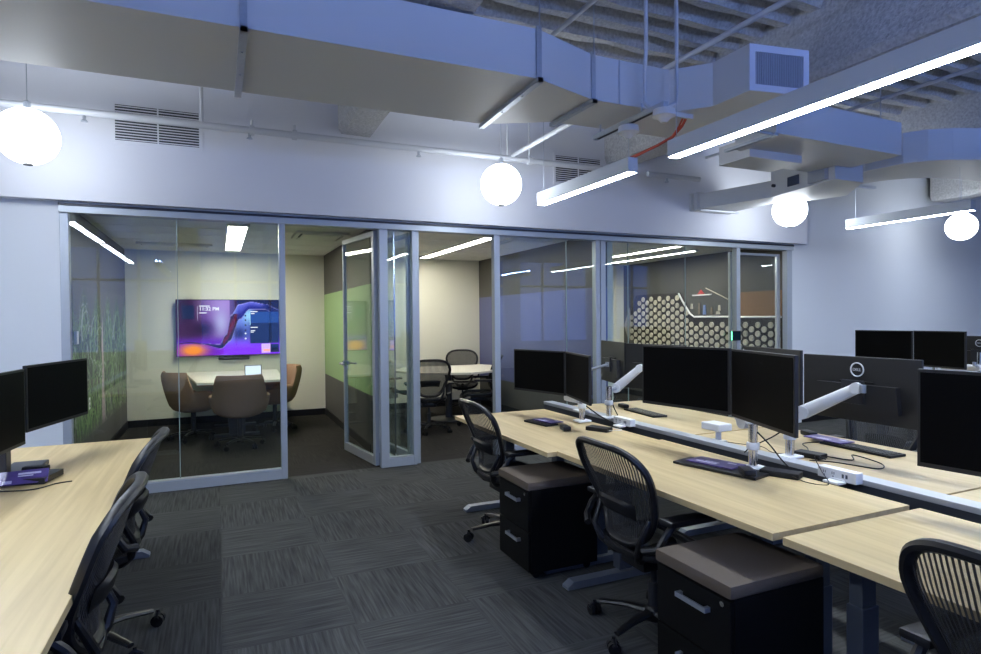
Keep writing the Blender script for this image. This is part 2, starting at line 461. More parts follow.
def strap(x, yf, yb, tilt=0.):
    s_ = MB()
    s_.box(x-.018, x+.018, yf-.012, yf, 2.975, 3.32); s_.prism([(x-.02, yf-.03), (x+.02, yf-.03), (x+.02+tilt, yb+.03), (x-.02+tilt, yb+.03)], 2.972, 2.998)
    for k in (.25, .6): s_.cyl((x+tilt*k, yf+(yb-yf)*k, 2.965), (x+tilt*k, yf+(yb-yf)*k, 2.975), .006, seg=6)
    s_.box(x-.018, x+.018, yf-.03, yf-.012, 2.972, 3.0)
    loc(s_.build('strap', STEEL, dm), dm)
    loc(MB().cyl((x, yf-.02, 3.30), (x, yf-.02, CEIL), .005, seg=6).build('hanger_rod', STEEL, dm), dm)
strap(.14, 3.34, 4.28); strap(1.83, 3.34, 4.28, .03); strap(2.345, 3.52, 4.03, -.01); strap(-2.1, 3.34, 4.28)
loc(B(2.56, 2.57, 3.516, 3.52, 3.0, 3.305).build('seam', STEEL, dm), dm)
loc(B(2.80, 3.19, 3.485, 3.505, 2.965, 2.998).build('seam', DUCTM, dm), dm)
# second box duct
d2 = empty('air_duct', (5.0, 4.0, 3.0), label='short wide duct box beyond the long pendant, its front face bluish', cat='air duct')
loc(MB().prism([(4.14, 3.58), (5.80, 3.63), (5.80, 4.13), (5.58, 4.13), (5.58, 4.42), (5.2, 4.42), (4.20, 4.07)], 3.0, 3.30).build('duct_body', DUCTM, d2), d2)
loc(B(4.30, 4.95, 4.0, 4.36, 2.93, 3.10).build('duct_branch', DUCTM, d2), d2)
loc(B(3.95, 4.16, 3.585, 3.60, 2.985, 3.0).box(4.10, 4.14, 3.56, 4.1, 2.972, 2.995).build('strap', STEEL, d2), d2)
for x_ in (4.5, 5.55): loc(MB().cyl((x_, 3.66, 3.3), (x_, 3.66, CEIL), .005, seg=6).build('hanger_rod', STEEL, d2), d2)
# terminal unit running back into the soffit
d3 = empty('air_terminal_unit', (5.9, 5.0, 2.87), label='boxy grey air terminal unit with small controller, running into the soffit', cat='air terminal unit')
loc(MB().prism([(5.60, 4.15), (6.02, 4.15), (6.05, 5.06), (5.765, 5.06)], 2.875, 3.20).build('unit_body', DUCTM, d3), d3)
loc(MB().prism([(6.02, 4.15), (6.5, 4.68), (6.37, 5.06), (6.05, 5.06)], 2.875, 2.995).build('plenum', DUCTM, d3), d3)
loc(MB().prism([(5.765, 5.06), (6.10, 5.06), (6.12, 5.95), (5.52, 5.95)], 2.875, 3.06).build('neck', DUCTM, d3), d3)
loc(B(5.48, 6.15, 5.93, 5.98, 2.86, 3.08).box(5.52, 6.12, 5.98, YS-.03, 2.875, 3.06).box(5.48, 6.15, YS-.03, YS, 2.86, 3.08).build('flange', DUCTM, d3), d3)
loc(B(5.52, 6.15, 5.9, 5.93, 2.85, 2.862).build('strap', SILL, d3), d3)
Mx = Matrix.Translation((5.66, 4.62, 2.9)) @ Matrix.Rotation(math.radians(10.2), 4, 'Z').inverted()
loc(MB().prism([(5.60, 4.22), (5.57, 4.24), (5.615, 4.47), (5.655, 4.46)], 2.89, 3.19).build('control_cover', simple('unit_grey', (.36, .38, .42), .5), d3), d3)
loc(MB().prism([(5.675, 4.62), (5.665, 4.63), (5.69, 4.78), (5.705, 4.78)], 2.93, 3.03).build('controller', simple('navy_box', (.03, .045, .09), .4), d3), d3)
loc(MB().cyl((5.72, 5.00, 2.99), (5.755, 5.00, 2.99), .018, seg=10).build('port', DARKM, d3), d3)
# curved duct on the right
d4 = empty('air_duct', (7.2, 3.8, 3.0), label='curved duct sweeping toward the right edge of the ceiling', cat='air duct')
fr = [(6.08, 4.17), (6.09, 4.05), (6.13, 3.82), (6.25, 3.66), (6.43, 3.54), (6.68, 3.44), (7.2, 3.36), (9.5, 3.36)]
bk = [(6.58, 4.75), (6.62, 4.62), (6.70, 4.4), (6.85, 4.22), (7.02, 4.12), (7.3, 4.05), (7.6, 4.02), (9.5, 4.02)]
loc(MB().prism(fr + bk[::-1], 3.0, 3.30).build('duct_body', DUCTM, d4), d4)
loc(MB().cyl((7.0, 3.5, 3.3), (7.0, 3.5, CEIL), .005, seg=6).build('hanger_rod', STEEL, d4), d4)
loc(B(6.0, 6.9, 4.60, 4.64, 2.97, 2.998).build('strap', SILL, d4), d4)

# sprinkler pipe
sp = empty('sprinkler_pipe', (0, 5.8, 3.2), label='white sprinkler pipe running along the soffit behind the globes', cat='pipe')
loc(MB().cyl((X0, 5.80, 3.20), (4.16, 5.80, 3.20), .03, seg=14).cyl((4.62, 5.80, 3.20), (5.4, 5.8, 3.2), .03, seg=14).build('main_pipe', PIPEW, sp, smooth=True), sp)
loc(MB().cyl((2.86, 5.80, 3.235), (2.86, 4.55, 3.235), .022, seg=12).cyl((2.86, 4.55, 3.235), (2.86, 4.55, 3.31), .022).build('branch_pipe', PIPEW, sp, smooth=True), sp)
for x in (.0, -.03):
    pass
for x in (-.10, 2.80, 3.06):
    loc(MB().cyl((x, 5.8, 3.23), (x, 5.8, CEIL), .009 if x > 0 else .014, seg=8).build('hanger_rod', PIPEW, sp), sp)
for x in (-.95, 1.83, .28, 4.9):
    loc(MB().cyl((x, 5.8, 3.14), (x, 5.8, 3.175), .012, seg=8).lathe([(.001, 0), (.026, .0), (.018, .012), (.006, .02)], (x, 5.8, 3.125), 12).build('sprinkler_head', STEEL, sp, smooth=True), sp)
for x in (.30, 3.06, .66): loc(MB().cyl((x-.02, 5.8, 3.2), (x+.02, 5.8, 3.2), .045, seg=12).cyl((x, 5.8, 3.2), (x, 5.8, 3.29), .012).build('pipe_clamp', PIPEW, sp), sp)
# conduits along the ceiling
def pipe(name, pts, r, label, cat='pipe', mat=PIPEW, group=None):
    o = MB().tube(pts, r, 10).build(name, mat, smooth=True); centre(o); return tag(o, label, cat, group)
pipe('conduit_pipe', [(2.3, Y0, 3.62), (2.3, YS-.01, 3.62)], .018, 'thin white pipe under the deck left of the two vertical conduits')
pipe('conduit_pipe', [(3.45, Y0, 3.6), (3.45, YS-.01, 3.6)], .022, 'thicker white pipe under the deck passing behind the ceiling grille box')
pipe('conduit_pipe', [(5.75, Y0, 3.56), (5.75, YS-.01, 3.56)], .018, 'grey pipe under the deck right of the long pendant')
pipe('vertical_conduit', [(2.70, 3.40, CEIL+.02), (2.70, 3.40, 3.35), (2.705, 3.42, 3.20), (2.72, 3.44, 3.0), (2.72, 3.35, 2.92)], .014, 'left one of two white conduits dropping from the deck past the duct', 'conduit', group='drop conduits')
pipe('vertical_conduit', [(2.93, 3.36, CEIL+.02), (2.93, 3.36, 3.34), (2.93, 3.36, 3.12), (2.90, 3.33, 3.03), (2.84, 3.27, 2.96), (2.72, 3.22, 2.905)], .013, 'right one of two white conduits, curling down to the pendant mount', 'conduit', group='drop conduits')
tag(centre(MB().tube([(3.2, 4.62, 2.855), (3.2, 4.4, 2.862), (3.2, 4.15, 2.87), (3.2, 3.9, 2.88), (3.2, 3.72, 2.90), (3.19, 3.6, 2.95), (3.18, 3.54, 2.998)], .011, 6).tube([(3.19, 4.60, 2.85), (3.19, 4.4, 2.85), (3.18, 4.1, 2.855), (3.18, 3.85, 2.875), (3.18, 3.70, 2.895), (3.16, 3.6, 2.94), (3.15, 3.54, 2.998)], .008, 6).build('red_cable_bundle', REDC, smooth=True)), 'red cable bundle strung beside the beam above the pendant ends', 'cable')
pipe('steel_conduit', [(1.42, 3.2, 3.77), (1.55, 2.9, 3.77), (1.55, -1, 3.77)], .02, 'galvanised conduit end above the wide part of the long duct', 'conduit', STEEL)
# strut with pendant mounts
st = empty('strut_channel', (2.70, 3.6, 2.90), label='short steel strut under the duct that carries the pendant mounts', cat='strut')
loc(B(2.68, 2.72, 3.20, 4.02, 2.90, 2.935).build('channel', STEEL, st), st)
loc(B(2.69, 2.71, 3.28, 3.98, 2.897, 2.90).build('slot', DARKM, st), st)
loc(MB().cyl((2.7, 3.45, 2.935), (2.7, 3.45, 3.0), .006, seg=6).cyl((2.7, 3.95, 2.935), (2.7, 3.95, 3.0), .006, seg=6).build('rod', STEEL, st), st)
for yy, lb in ((3.22, 'round white ceiling mount above the near end of the long pendant'), (3.60, 'round white ceiling mount above the near end of the short pendant')):
    tag(centre(MB().lathe([(.02, .09), (.07, .085), (.075, .04), (.05, .035), (.02, 0)], (2.70, yy, 2.80), 20).build('pendant_mount', WPL, smooth=True)), lb, 'mount', 'pendant mounts')

def grille(x0, x1, z0, z1, label):
    t = empty('wall_grille', ((x0+x1)/2, YS, z0), label=label, cat='air grille', group='soffit air grilles')
    w_ = (x1-x0)/2; h_ = z1-z0
    f = MB(); f.box(-w_, w_, -.010, 0, 0, .028); f.box(-w_, w_, -.010, 0, h_-.028, h_); f.box(-w_, -w_+.028, -.01, 0, .028, h_-.028); f.box(w_-.028, w_, -.01, 0, .028, h_-.028); f.box(-.006, .006, -.012, 0, .028, h_-.028)
    f.build('frame', SOFF, t)
    B(-w_+.028, w_-.028, -.003, -.001, .028, h_-.028).build('backing', GRILLD, t)
    f = MB(); n = int((h_-.056)/.022)
    for i in range(n):
        z = .028+(h_-.056)*(i+.5)/n; f.box(-w_+.028, w_-.028, -.009, -.003, z-.0045, z+.003)
    f.build('louvres', SOFF, t)
grille(-.80, -.10, 3.04, 3.40, 'left louvred wall grille high on the soffit behind the sprinkler pipe')
grille(3.50, 4.16, 3.04, 3.40, 'right louvred wall grille high on the soffit behind the short pendant')

# globes
for i, (gx, gl) in enumerate(((-1.21, 'leftmost glowing white globe pendant, cut by the left edge'), (2.49, 'glowing white globe pendant left of the short linear light'),
                 (6.35, 'glowing white globe pendant under the air terminal unit'), (9.82, 'rightmost glowing white globe pendant'))):
    gy, gz, gr = 5.30, (2.84, 2.80, 2.80, 2.79)[i], .195
    t = empty('globe_pendant', (gx, gy, gz-gr), label=gl, cat='pendant lamp', group='globe pendants')
    prof = [(gr*math.sin(PI*k/20)+.0005, gr-gr*math.cos(PI*k/20)) for k in range(21)]
    MB().lathe(prof).build('globe', GLOBE, t, smooth=True)
    MB().lathe([(.001, -.008), (.03, -.008), (.03, .004), (.001, .004)]).build('bottom_cap', simple('cap_grey%d' % i, (.12, .12, .12), .5), t)
    MB().lathe([(.022, 2*gr-.01), (.022, 2*gr+.05), (.006, 2*gr+.06)]).build('top_cap', STEEL, t)
    MB().cyl((0, 0, 2*gr+.05), (0, 0, CEIL-gz+gr), .003, seg=6).build('cord', STEEL, t)
    MB().lathe([(.05, CEIL-gz+gr-.03), (.05, CEIL-gz+gr)]).build('canopy', WPL, t)

def pendant(x, y0, y1, label, z=2.55, wires=(), up=False):
    down = not up
    t = empty('linear_pendant', (x, (y0+y1)/2, z), label=label, cat='pendant light', group='linear pendant lights')
    l = (y1-y0)/2
    MB().box(-.042, .042, -l, l, .012, .105, bev=.002).box(-.042, -.036, -l, l, .0, .012).box(.036, .042, -l, l, 0, .012).box(-.042, .042, -l, -l+.006, 0, .012).box(-.042, .042, l-.006, l, 0, .012).build('housing', simple('pendant_housing', (.60, .64, .68), .45, .2), t)
    if down: B(-.036, .036, -l+.006, l-.006, -.002, .010).build('diffuser', TUBE, t)
    if up: B(-.036, .036, -l+.006, l-.006, .105, .112).build('uplight', UPL, t)  # added fill strip, only on the unseen bars behind the viewpoint
    for w_ in wires:
        MB().cyl((0, w_-(y0+y1)/2, .105), (0, w_-(y0+y1)/2, (2.80-z) if w_ in (3.22, 3.60) else ((3.0-z) if w_ == 3.7 and x < 7 else (CEIL-z))), .0022, seg=6).build('wire', STEEL, t)
    return t
pendant(2.70, 3.55, 4.90, 'short bright linear pendant hanging before the glass wall', wires=(3.60, 4.84))
pendant(2.70, .45, 3.14, 'long bright linear pendant crossing the upper right corner', wires=(.8, 3.10))
pendant(6.83, 3.58, 4.90, 'distant linear pendant beside the rightmost globe', wires=(3.7, 4.8))
pendant(6.83, .45, 3.35, 'farther linear pendant just outside the right edge, over the next desk row', wires=(.8, 3.10))
pendant(-1.36, 3.08, 4.92, 'farther linear pendant over the left desks, mirrored on the charcoal wall glass', wires=(3.3, 4.7))
pendant(-1.36, .0, 2.92, 'nearer linear pendant over the left desks, seen only mirrored in the glass', wires=(.3, 2.6))
for x_, lb in ((-1.0, 'left'), (2.7, 'middle'), (6.83, 'right')):  # unseen fill bars added to light the duct fronts from behind
    pendant(x_, -3.6, -.6, lb + ' added unseen uplight bar behind the viewpoint', wires=(-3., -1.), up=True)
pendant(10.2, 3.4, 4.9, 'linear pendant in the mirrored reflection over the farthest desks', wires=(3.7, 4.8))

# ------------------------------------------------------------------ lights inside the rooms
def troffer(x0, x1, y0, y1, label, z=ZC, wing=0):
    t = empty('ceiling_light', ((x0+x1)/2, (y0+y1)/2, z-.03), label=label, cat='ceiling light', group='meeting room ceiling lights')
    a, b = (x1-x0)/2, (y1-y0)/2
    f = MB(); f.box(-a-.02, -a, -b-.02, b+.02, -.0, .03); f.box(a, a+.02, -b-.02, b+.02, 0, .03); f.box(-a, a, -b-.02, -b, 0, .03); f.box(-a, a, b, b+.02, 0, .03)
    f.build('frame', WPL, t)
    B(-a, a, -b, b, .004, .02).build('diffuser', INL, t)
troffer(.12, .31, 7.10, 9.5, 'bright recessed ceiling light above the television room table')
troffer(3.06, 3.20, 7.0, 9.7, 'bright linear ceiling light in the middle meeting room')
troffer(5.98, 6.10, 6.9, 9.2, 'brighter left ceiling light in the room with the disc mural')
troffer(6.66, 6.74, 7.3, 9.4, 'thinner right ceiling light in the room with the disc mural')
def diffuser(x, y, sx, sy, label):
    t = empty('ceiling_diffuser', (x, y, ZC-.03), label=label, cat='air diffuser', group='meeting room air diffusers')
    f = MB(); f.box(-sx, sx, -sy, -sy+.05, 0, .028); f.box(-sx, sx, sy-.05, sy, 0, .028); f.box(-sx, -sx+.05, -sy+.05, sy-.05, 0, .028); f.box(sx-.05, sx, -sy+.05, sy-.05, 0, .028)
    f.build('frame', TILEC, t); B(-sx+.08, sx-.08, -sy+.08, sy-.08, -.004, .006).build('face_plate', TILEC, t)
    B(-sx+.05, sx-.05, -sy+.05, sy-.05, .018, .022).build('backing', GRILLD, t)
diffuser(1.15, 7.65, .30, .30, 'square air diffuser in the television room ceiling')
diffuser(3.75, 7.35, .30, .30, 'dark air diffuser in the middle room ceiling')
diffuser(-.5, 9.2, .45, .12, 'flat linear diffuser near the television wall')
diffuser(5.0, 7.9, .30, .30, 'square air diffuser in the ceiling of the disc mural room')

# ------------------------------------------------------------------ television
def grid_mesh(name, nx, nz, w, h, fn, mat, parent=None, y=0.):
    bm = bmesh.new(); lay = bm.verts.layers.float_color.new('Col'); R_ = []
    for j in range(nz+1):
        row = []
        for i in range(nx+1):
            u, v = i/nx, j/nz
            q = bm.verts.new(((u-.5)*w, y, v*h)); q[lay] = (*fn(u, v), 1); row.append(q)
        R_.append(row)
    for j in range(nz):
        for i in range(nx): bm.faces.new((R_[j][i], R_[j][i+1], R_[j+1][i+1], R_[j+1][i]))
    me = bpy.data.meshes.new(name); bm.to_mesh(me); bm.free(); me.materials.append(mat)
    o = bpy.data.objects.new(name, me); COL.objects.link(o)
    if parent: o.parent = parent
    return o
def lerp(a, b, t): t = max(0, min(1, t)); return tuple(x+(y-x)*t for x, y in zip(a, b))
def sst(a, b, x): t = max(0, min(1, (x-a)/(b-a))); return t*t*(3-2*t)
def interp(x, pts):
    if x <= pts[0][0]: return pts[0][1]
    for (a, ya), (b, yb_) in zip(pts, pts[1:]):
        if x <= b: t = (x-a)/(b-a); t = t*t*(3-2*t); return ya+(yb_-ya)*t
    return pts[-1][1]
def tvcol(u, v):
    v = 1-v      # 0 top
    # background
    top = lerp((.10, .03, .12), (.62, .42, .82), sst(.05, .45, u))
    mid = lerp((.16, .05, .18), (.30, .08, .45), sst(.1, .35, u))
    c = lerp(top, mid, sst(.0, .6, v))
    c = lerp(c, (.75, .75, 1.), .8*math.exp(-((u-.42)/.085)**2-((v-.42)/.28)**2))
    c = lerp(c, (.02, .01, .04), .8*math.exp(-((u-.25)/.10)**2-((v-.52)/.14)**2))
    c = lerp(c, (.30, .05, .75), sst(.62, .80, v)*(1-.3*u))
    if v > .78: 
        k = math.exp(-((u-.15)/.12)**2-((v-.90)/.11)**2); c = lerp(c, (1.15, .50, .10), min(1, k*1.25))
        c = lerp(c, (.50, .12, 1.1), sst(.32, .5, u)*.9)
    # right-hand region under the ribbon
    lower = interp(u, [(0, .79), (.10, .77), (.25, .80), (.42, .88), (.50, .76), (.60, .36), (.70, .17), (.85, .17), (1, .33)])
    upper = interp(u, [(0, .77), (.12, .745), (.28, .785), (.40, .80), (.47, .62), (.52, .26), (.60, .07), (.72, .03), (.86, .07), (1, .17)])
    if u > .44 and v > lower:
        c = lerp((.35, .45, 1.), (.05, .03, .22), sst(.60, .8, u))
        c = lerp(c, (.55, .85, 1.1), math.exp(-((u-.68)/.05)**2-((v-.28)/.14)**2))
        c = lerp(c, (.02, .01, .13), .85*math.exp(-((u-.60)/.07)**2-((v-.62)/.15)**2))
        c = lerp(c, (.45, .12, 1.15), sst(.62, .88, v))
    elif u > .5 and v < upper:
        c = lerp((.30, .2, .45), (.03, .01, .09), sst(.5, .62, u))
    if upper <= v <= lower:
        s = (v-upper)/max(1e-3, lower-upper)
        if u < .44: r_ = lerp((.25, .12, .5), (.02, .01, .06), s*1.6)
        else:
            a = lerp((.02, .01, .05), (.32, .05, .05), math.exp(-((s-.45)/.3)**2)) if v > .25 else lerp((.35, .45, 1.05), (.05, .03, .35), s*1.3)
            b = lerp((.35, .35, 1.), (.06, .04, .4), s*1.4)
            r_ = lerp(a, b, sst(.54, .62, u)*(1-sst(.3, .5, v)))
            r_ = lerp(r_, (.03, .02, .22), sst(.78, .9, u))
        c = r_
        if s < .06 or s > .94: c = lerp(c, (.7, .65, 1.1), .7)
    return tuple(max(0., x)**1.5*.60 for x in c)
TW, TH = 1.445, .845
tv = empty('television', (.165, YB-.02, 1.0), label='large wall television showing a purple and blue swirl wallpaper', cat='television')
B(-TW/2, TW/2, -.075, -.035, 0, TH, bev=.004).build('casing', BLACKP, tv)
B(-.3, .3, -.035, .018, .2, .6).build('wall_bracket', DARKM, tv)
scr = grid_mesh('screen', 150, 90, TW-.02, TH-.02, tvcol, TVM, tv, -.0765); scr.location.z = .01
def panel(u0, u1, v0, v1, mat, name, y=-.0775):
    return B((u0-.5)*TW, (u1-.5)*TW, y-.0006, y, (1-v1)*TH, (1-v0)*TH).build(name, mat, scr, M=Matrix.Translation((0, 0, -.01)))
NAVY = emis('screen_navy', (.008, .02, .085), .6); NAVYB = emis('screen_blue', (.015, .06, .26), .8); TXT = emis('screen_text', (.9, .9, 1.), .75)
panel(.70, .985, .22, .42, NAVYB, 'blue_tile'); panel(.70, .985, .425, .79, NAVY, 'navy_tile')
panel(.81, .90, .80, .97, emis('thumb_pink', (.55, .35, .75), 1.), 'thumbnail'); panel(.90, .985, .81, .96, NAVY, 'thumbnail'); panel(.83, .895, .90, .94, emis('thumb_orange', (1., .35, .3), 1.), 'thumbnail', -.0785)
panel(.055, .17, .105, .345, NAVY, 'dark_tile'); 
panel(.199, .2015, .12, .37, TXT, 'divider_line'); panel(.699, .703, .21, .46, emis('cyan_line', (.4, .8, 1.), 1.), 'divider_line', -.0785)
RX = Matrix.Rotation(PI/2, 4, 'X')
def tvtext(s, u, v, size, wx=1.): return text(s, size, TXT, scr, Matrix.Translation(((u-.5)*TW, -.0785, (1-v)*TH-.01)) @ RX, name='screen_text', wx=wx, bold=.02)
tvtext('11:32 PM', .215, .195, .072)
for (u, v, w_) in ((.215, .115, .10), (.215, .235, .07), (.705, .215, .07), (.71, .25, .035), (.705, .50, .07), (.705, .56, .045), (.705, .585, .03)):
    panel(u, u+w_, v-.006, v+.010, TXT, 'text_line', -.0786)
for v in (.29, .37, .46, .55, .61, .70):
    MB().lathe([(.008, -.0005), (.013, -.0005), (.013, .0005), (.008, .0005)], seg=12).build('icon', TXT if v > .6 else BLACKP, scr, M=Matrix.Translation(((.655-.5)*TW, -.0785, (1-v)*TH-.01)) @ RX)
tag(MB().box(-.22, .22, -.09, 0, 0, .05, bev=.018).build('video_bar', BLACKP), 'black video conference bar mounted under the television', 'video bar').location = (.225, YB, .935)

# plant mural on the left wall
MW, MH = 230, 120
PIC = [[lerp((.05, .055, .05), (.03, .05, .03), sst(0, 1, j/MH)) for i in range(MW+1)] for j in range(MH+1)]
def stroke(u, v, ang, ln_, col, wd):
    n_ = int(ln_*260); cur = random.uniform(-1.2, 1.2)
    for k in range(n_):
        f = k/n_; a = ang+cur*f; x = u+math.cos(a)*ln_*f*.45; y_ = v+math.sin(a)*ln_*f
        i, j = int(x*MW), int(y_*MH)
        for di in range(-wd, wd+1):
            if 0 <= i+di <= MW and 0 <= j <= MH: PIC[j][i+di] = lerp(PIC[j][i+di], col, .75 if di == 0 else .4)
for k in range(900):
    g = random.random(); col = lerp((.04, .10, .04), (.25, .38, .15), g)
    if random.random() > .88: col = (.42, .46, .40)
    u = random.random()
    stroke(u, random.uniform(-.1, .9), PI/2+random.uniform(-.5, .5)+(.44-u)*.9, random.uniform(.06, .30), col, random.choice((0, 0, 1)))
for j in range(MH+1):
    v = j/MH
    for i in range(MW+1):
        u = i/MW; d_ = abs(u-.44-.004*math.sin(v*19))
        w_ = .010+.022*(1-v)**2
        c = PIC[j][i]
        if d_ < w_: c = lerp((.46, .33, .38), (.50, .40, .34), v) if random.random() < .8 else (.25, .2, .22)
        c = lerp(c, (.105, .10, .093), sst(.78, .98, v+.10*math.sin(u*31)+.06*random.random()))
        c = lerp(c, (.105, .10, .093), 1-sst(-.02, .10, v+.03*random.random()))
        PIC[j][i] = c
def plants(u, v): return PIC[min(MH, int(v*MH+.5))][min(MW, int(u*MW+.5))]
mur = grid_mesh('wall_mural', 230, 120, 3.5, 1.5, plants, MURALM)
mur.rotation_euler.z = PI/2; mur.location = (-1.196, 8.33, .38)
s_ = mur.modifiers.new('s', 'SOLIDIFY'); s_.thickness = .003; s_.offset = 1
tag(mur, 'plant photo mural with green reeds and a pink stem on charcoal wall', 'mural')
t = tag(B(-1.2, -1.17, 6.62, 6.70, 1.32, 1.44, bev=.004).build('wall_control', WPL), 'small white light control plate on the wall edge beside the mural', 'wall control'); centre(t)
for yy, zz, lb in ((6.93, .66, 'left white socket plate low under the plant mural'), (7.30, .66, 'right white socket plate low under the plant mural')):
    t = empty('wall_outlet', (-1.2, yy, zz), label=lb, cat='wall outlet', group='socket plates under the mural')
    B(0, .008, -.04, .04, -.02, .10, bev=.002).build('cover_plate', WPL, t)
    B(.008, .010, -.012, .012, .0, .025).box(.008, .010, -.012, .012, .05, .075).build('socket', LEGG, t)

# disc mural on the right wall of the third room
XR = 7.45
dm_ = empty('disc_mural', (XR, 8.2, .6), label='dark wall mural of many pale round discs with a white pipe line', cat='mural')
def mp(y, z, d): return (d, y-8.2, z-.6)
MR = Matrix(((0, 0, -1, 0), (1, 0, 0, 0), (0, 1, 0, 0), (0, 0, 0, 1)))   # local (y, z) outlines -> wall, thickness toward -X
def wallprism(pts, d0, d1, name, mat): return MB().prism([(a-8.2, b-.6) for a, b in pts], d0, d1).build(name, mat, dm_, M=MR)
wallprism([(6.35, .6), (10.0, .6), (9.80, 1.0), (9.98, 1.35), (9.72, 1.95), (8.45, 1.95), (8.15, 1.53), (6.35, 1.53)], .001, .006, 'backing', DARKB)
wallprism([(9.95, 1.05), (10.10, 1.36), (9.93, 1.72), (9.86, 1.36)], .002, .008, 'diamond', simple('grey_diamond', (.36, .34, .30), .6))
wallprism([(6.35, 1.53), (7.16, 1.53), (7.16, 1.90), (6.35, 1.90)], .001, .005, 'brown_panel', BROWNB)
pl = [(8.50, 1.94), (8.42, 1.82), (8.22, 1.58), (8.12, 1.525), (7.2, 1.515), (6.35, 1.51)]
MB().tube([mp(a, b, -.018) for a, b in pl], .016, 8).build('pipe_line', WPL, dm_, smooth=True)
MB().tube([mp(a, b, -.010) for a, b in ((7.85, 2.0), (7.25, 1.75))], .009, 6).build('slanted_line', DISC, dm_)
wallprism([(7.72, 1.88), (8.15, 1.88), (8.15, 1.90), (7.72, 1.90)], .002, .03, 'shelf_line', WPL)
wallprism([(7.88, 1.90), (8.04, 1.90), (7.96, 1.98)], .004, .02, 'red_roof', REDP)
for (a, b, w_, h_, mt_) in ((8.0, 1.56, .05, .20, DISCR), (7.88, 1.56, .06, .16, BLUP), (7.72, 1.56, .04, .12, DISCR), (7.58, 1.56, .09, .05, DISC), (8.18, 1.66, .05, .09, DISC), (7.55, 1.62, .05, .09, DISC)):
    wallprism([(a-w_/2, b), (a+w_/2, b), (a+w_/3, b+h_), (a-w_/3, b+h_)], .003, .02, 'figure', mt_)
spots = []
cx_ = 6.42; ci = 0
while cx_ < 9.85:
    zz = 1.86 - (.067 if ci % 2 else 0)
    while zz > .62:
        lim = 1.90 if cx_ > 8.5 else (1.45+(cx_-8.15)*1.2 if cx_ > 8.15 else 1.45)
        inside = zz < lim and not (cx_ > 9.72 and (zz > 1.6 or zz < 1.05))
        if inside: spots.append((cx_, zz))
        zz -= .134
    cx_ += .118; ci += 1
def disc(mb, y, z, M=None):
    r0 = .047
    segs = 18; ring = []
    for rr, d in ((r0, .006), (r0, .022), (r0*.86, .026), (r0*.80, .022), (r0*.30, .022), (r0*.26, .025), (.0006, .025)):
        ring.append([mb.bm.verts.new(mp(y+rr*math.cos(2*PI*k/segs), z+rr*math.sin(2*PI*k/segs), -d)) for k in range(segs)])
    for A, C in zip(ring, ring[1:]):
        for k in range(segs): mb.bm.faces.new((A[k], A[(k+1) % segs], C[(k+1) % segs], C[k]))
spots.sort(key=lambda s: (s[1] < 1.08, s[0]))
vis = spots[:100]; rest = spots[100:]
for i, (a, b) in enumerate(vis):
    q = MB(); disc(q, a, b); q.build('disc', DISC, dm_, smooth=True)
q = MB()
for a, b in rest: disc(q, a, b)
o = q.build('discs', DISC, dm_, smooth=True); o['kind'] = 'stuff'

# ------------------------------------------------------------------ furniture
def rot2(a, b): return math.atan2(b[1]-a[1], b[0]-a[0])

def star_base(t, r=.31, hub=.085, mat=None, ncast=5, a0=0.):
    mat = mat or BLACKF
    m = MB()
    m.lathe([(.02, .055), (.045, .06), (.05, .10), (.035, .125), (.028, .13)], seg=16)
    for k in range(5):
        a = a0+2*PI*k/5; c, s = math.cos(a), math.sin(a)
        pts = [(c*.03, s*.03, .098), (c*r*.5, s*r*.5, .098), (c*r*.92, s*r*.92, .080)]
        m.tube(pts, [.028, .022, .017], 8, flat=.65)
    m.build('star_base', mat, t, smooth=True)
    for k in range(5):
        a = a0+2*PI*k/5; c, s = math.cos(a)*r, math.sin(a)*r
        q = MB(); n = Vector((math.cos(a+.9), math.sin(a+.9), 0)); p = Vector((c, s, .029))
        for sd in (-1, 1):
            q.cyl(p+n*sd*.006, p+n*sd*.026, .029, seg=14)
        q.cyl((c, s, .03), (c, s, .08), .009, seg=8)
        q.tube([p+Vector((0, 0, .012))-n*.03, p+Vector((0, 0, .034)), p+Vector((0, 0, .012))+n*.03], .012, 6)
        q.build('caster', BLACKP, t, smooth=True)

def outline(n, k=2.6, N_=48):
    o = []
    for i in range(N_):
        a = 2*PI*i/N_; c, s = math.cos(a), math.sin(a)
        o.append((math.copysign(abs(c)**(2/k), c), math.copysign(abs(s)**(2/k), s)))
    return o
def uvpatch(fn, ol, rings=8):
    """radial surface filled inside an outline in (u,v), with a UV map"""
    bm = bmesh.new(); uvl = bm.loops.layers.uv.new('UVMap'); R_ = []; UV = {}
    for j in range(1, rings+1):
        f = j/rings; row = []
        for (u, v) in ol:
            q = bm.verts.new(fn(u*f, v*f)); UV[q] = ((u*f+1)/2, (v*f+1)/2); row.append(q)
        R_.append(row)
    c = bm.verts.new(fn(0, 0)); UV[c] = (.5, .5); n = len(ol)
    for i in range(n): bm.faces.new((c, R_[0][i], R_[0][(i+1) % n]))
    for A, C in zip(R_, R_[1:]):
        for i in range(n): bm.faces.new((A[i], C[i], C[(i+1) % n], A[(i+1) % n]))
    for f in bm.faces:
        f.smooth = True
        for l in f.loops: l[uvl].uv = UV[l.vert]
    return bm
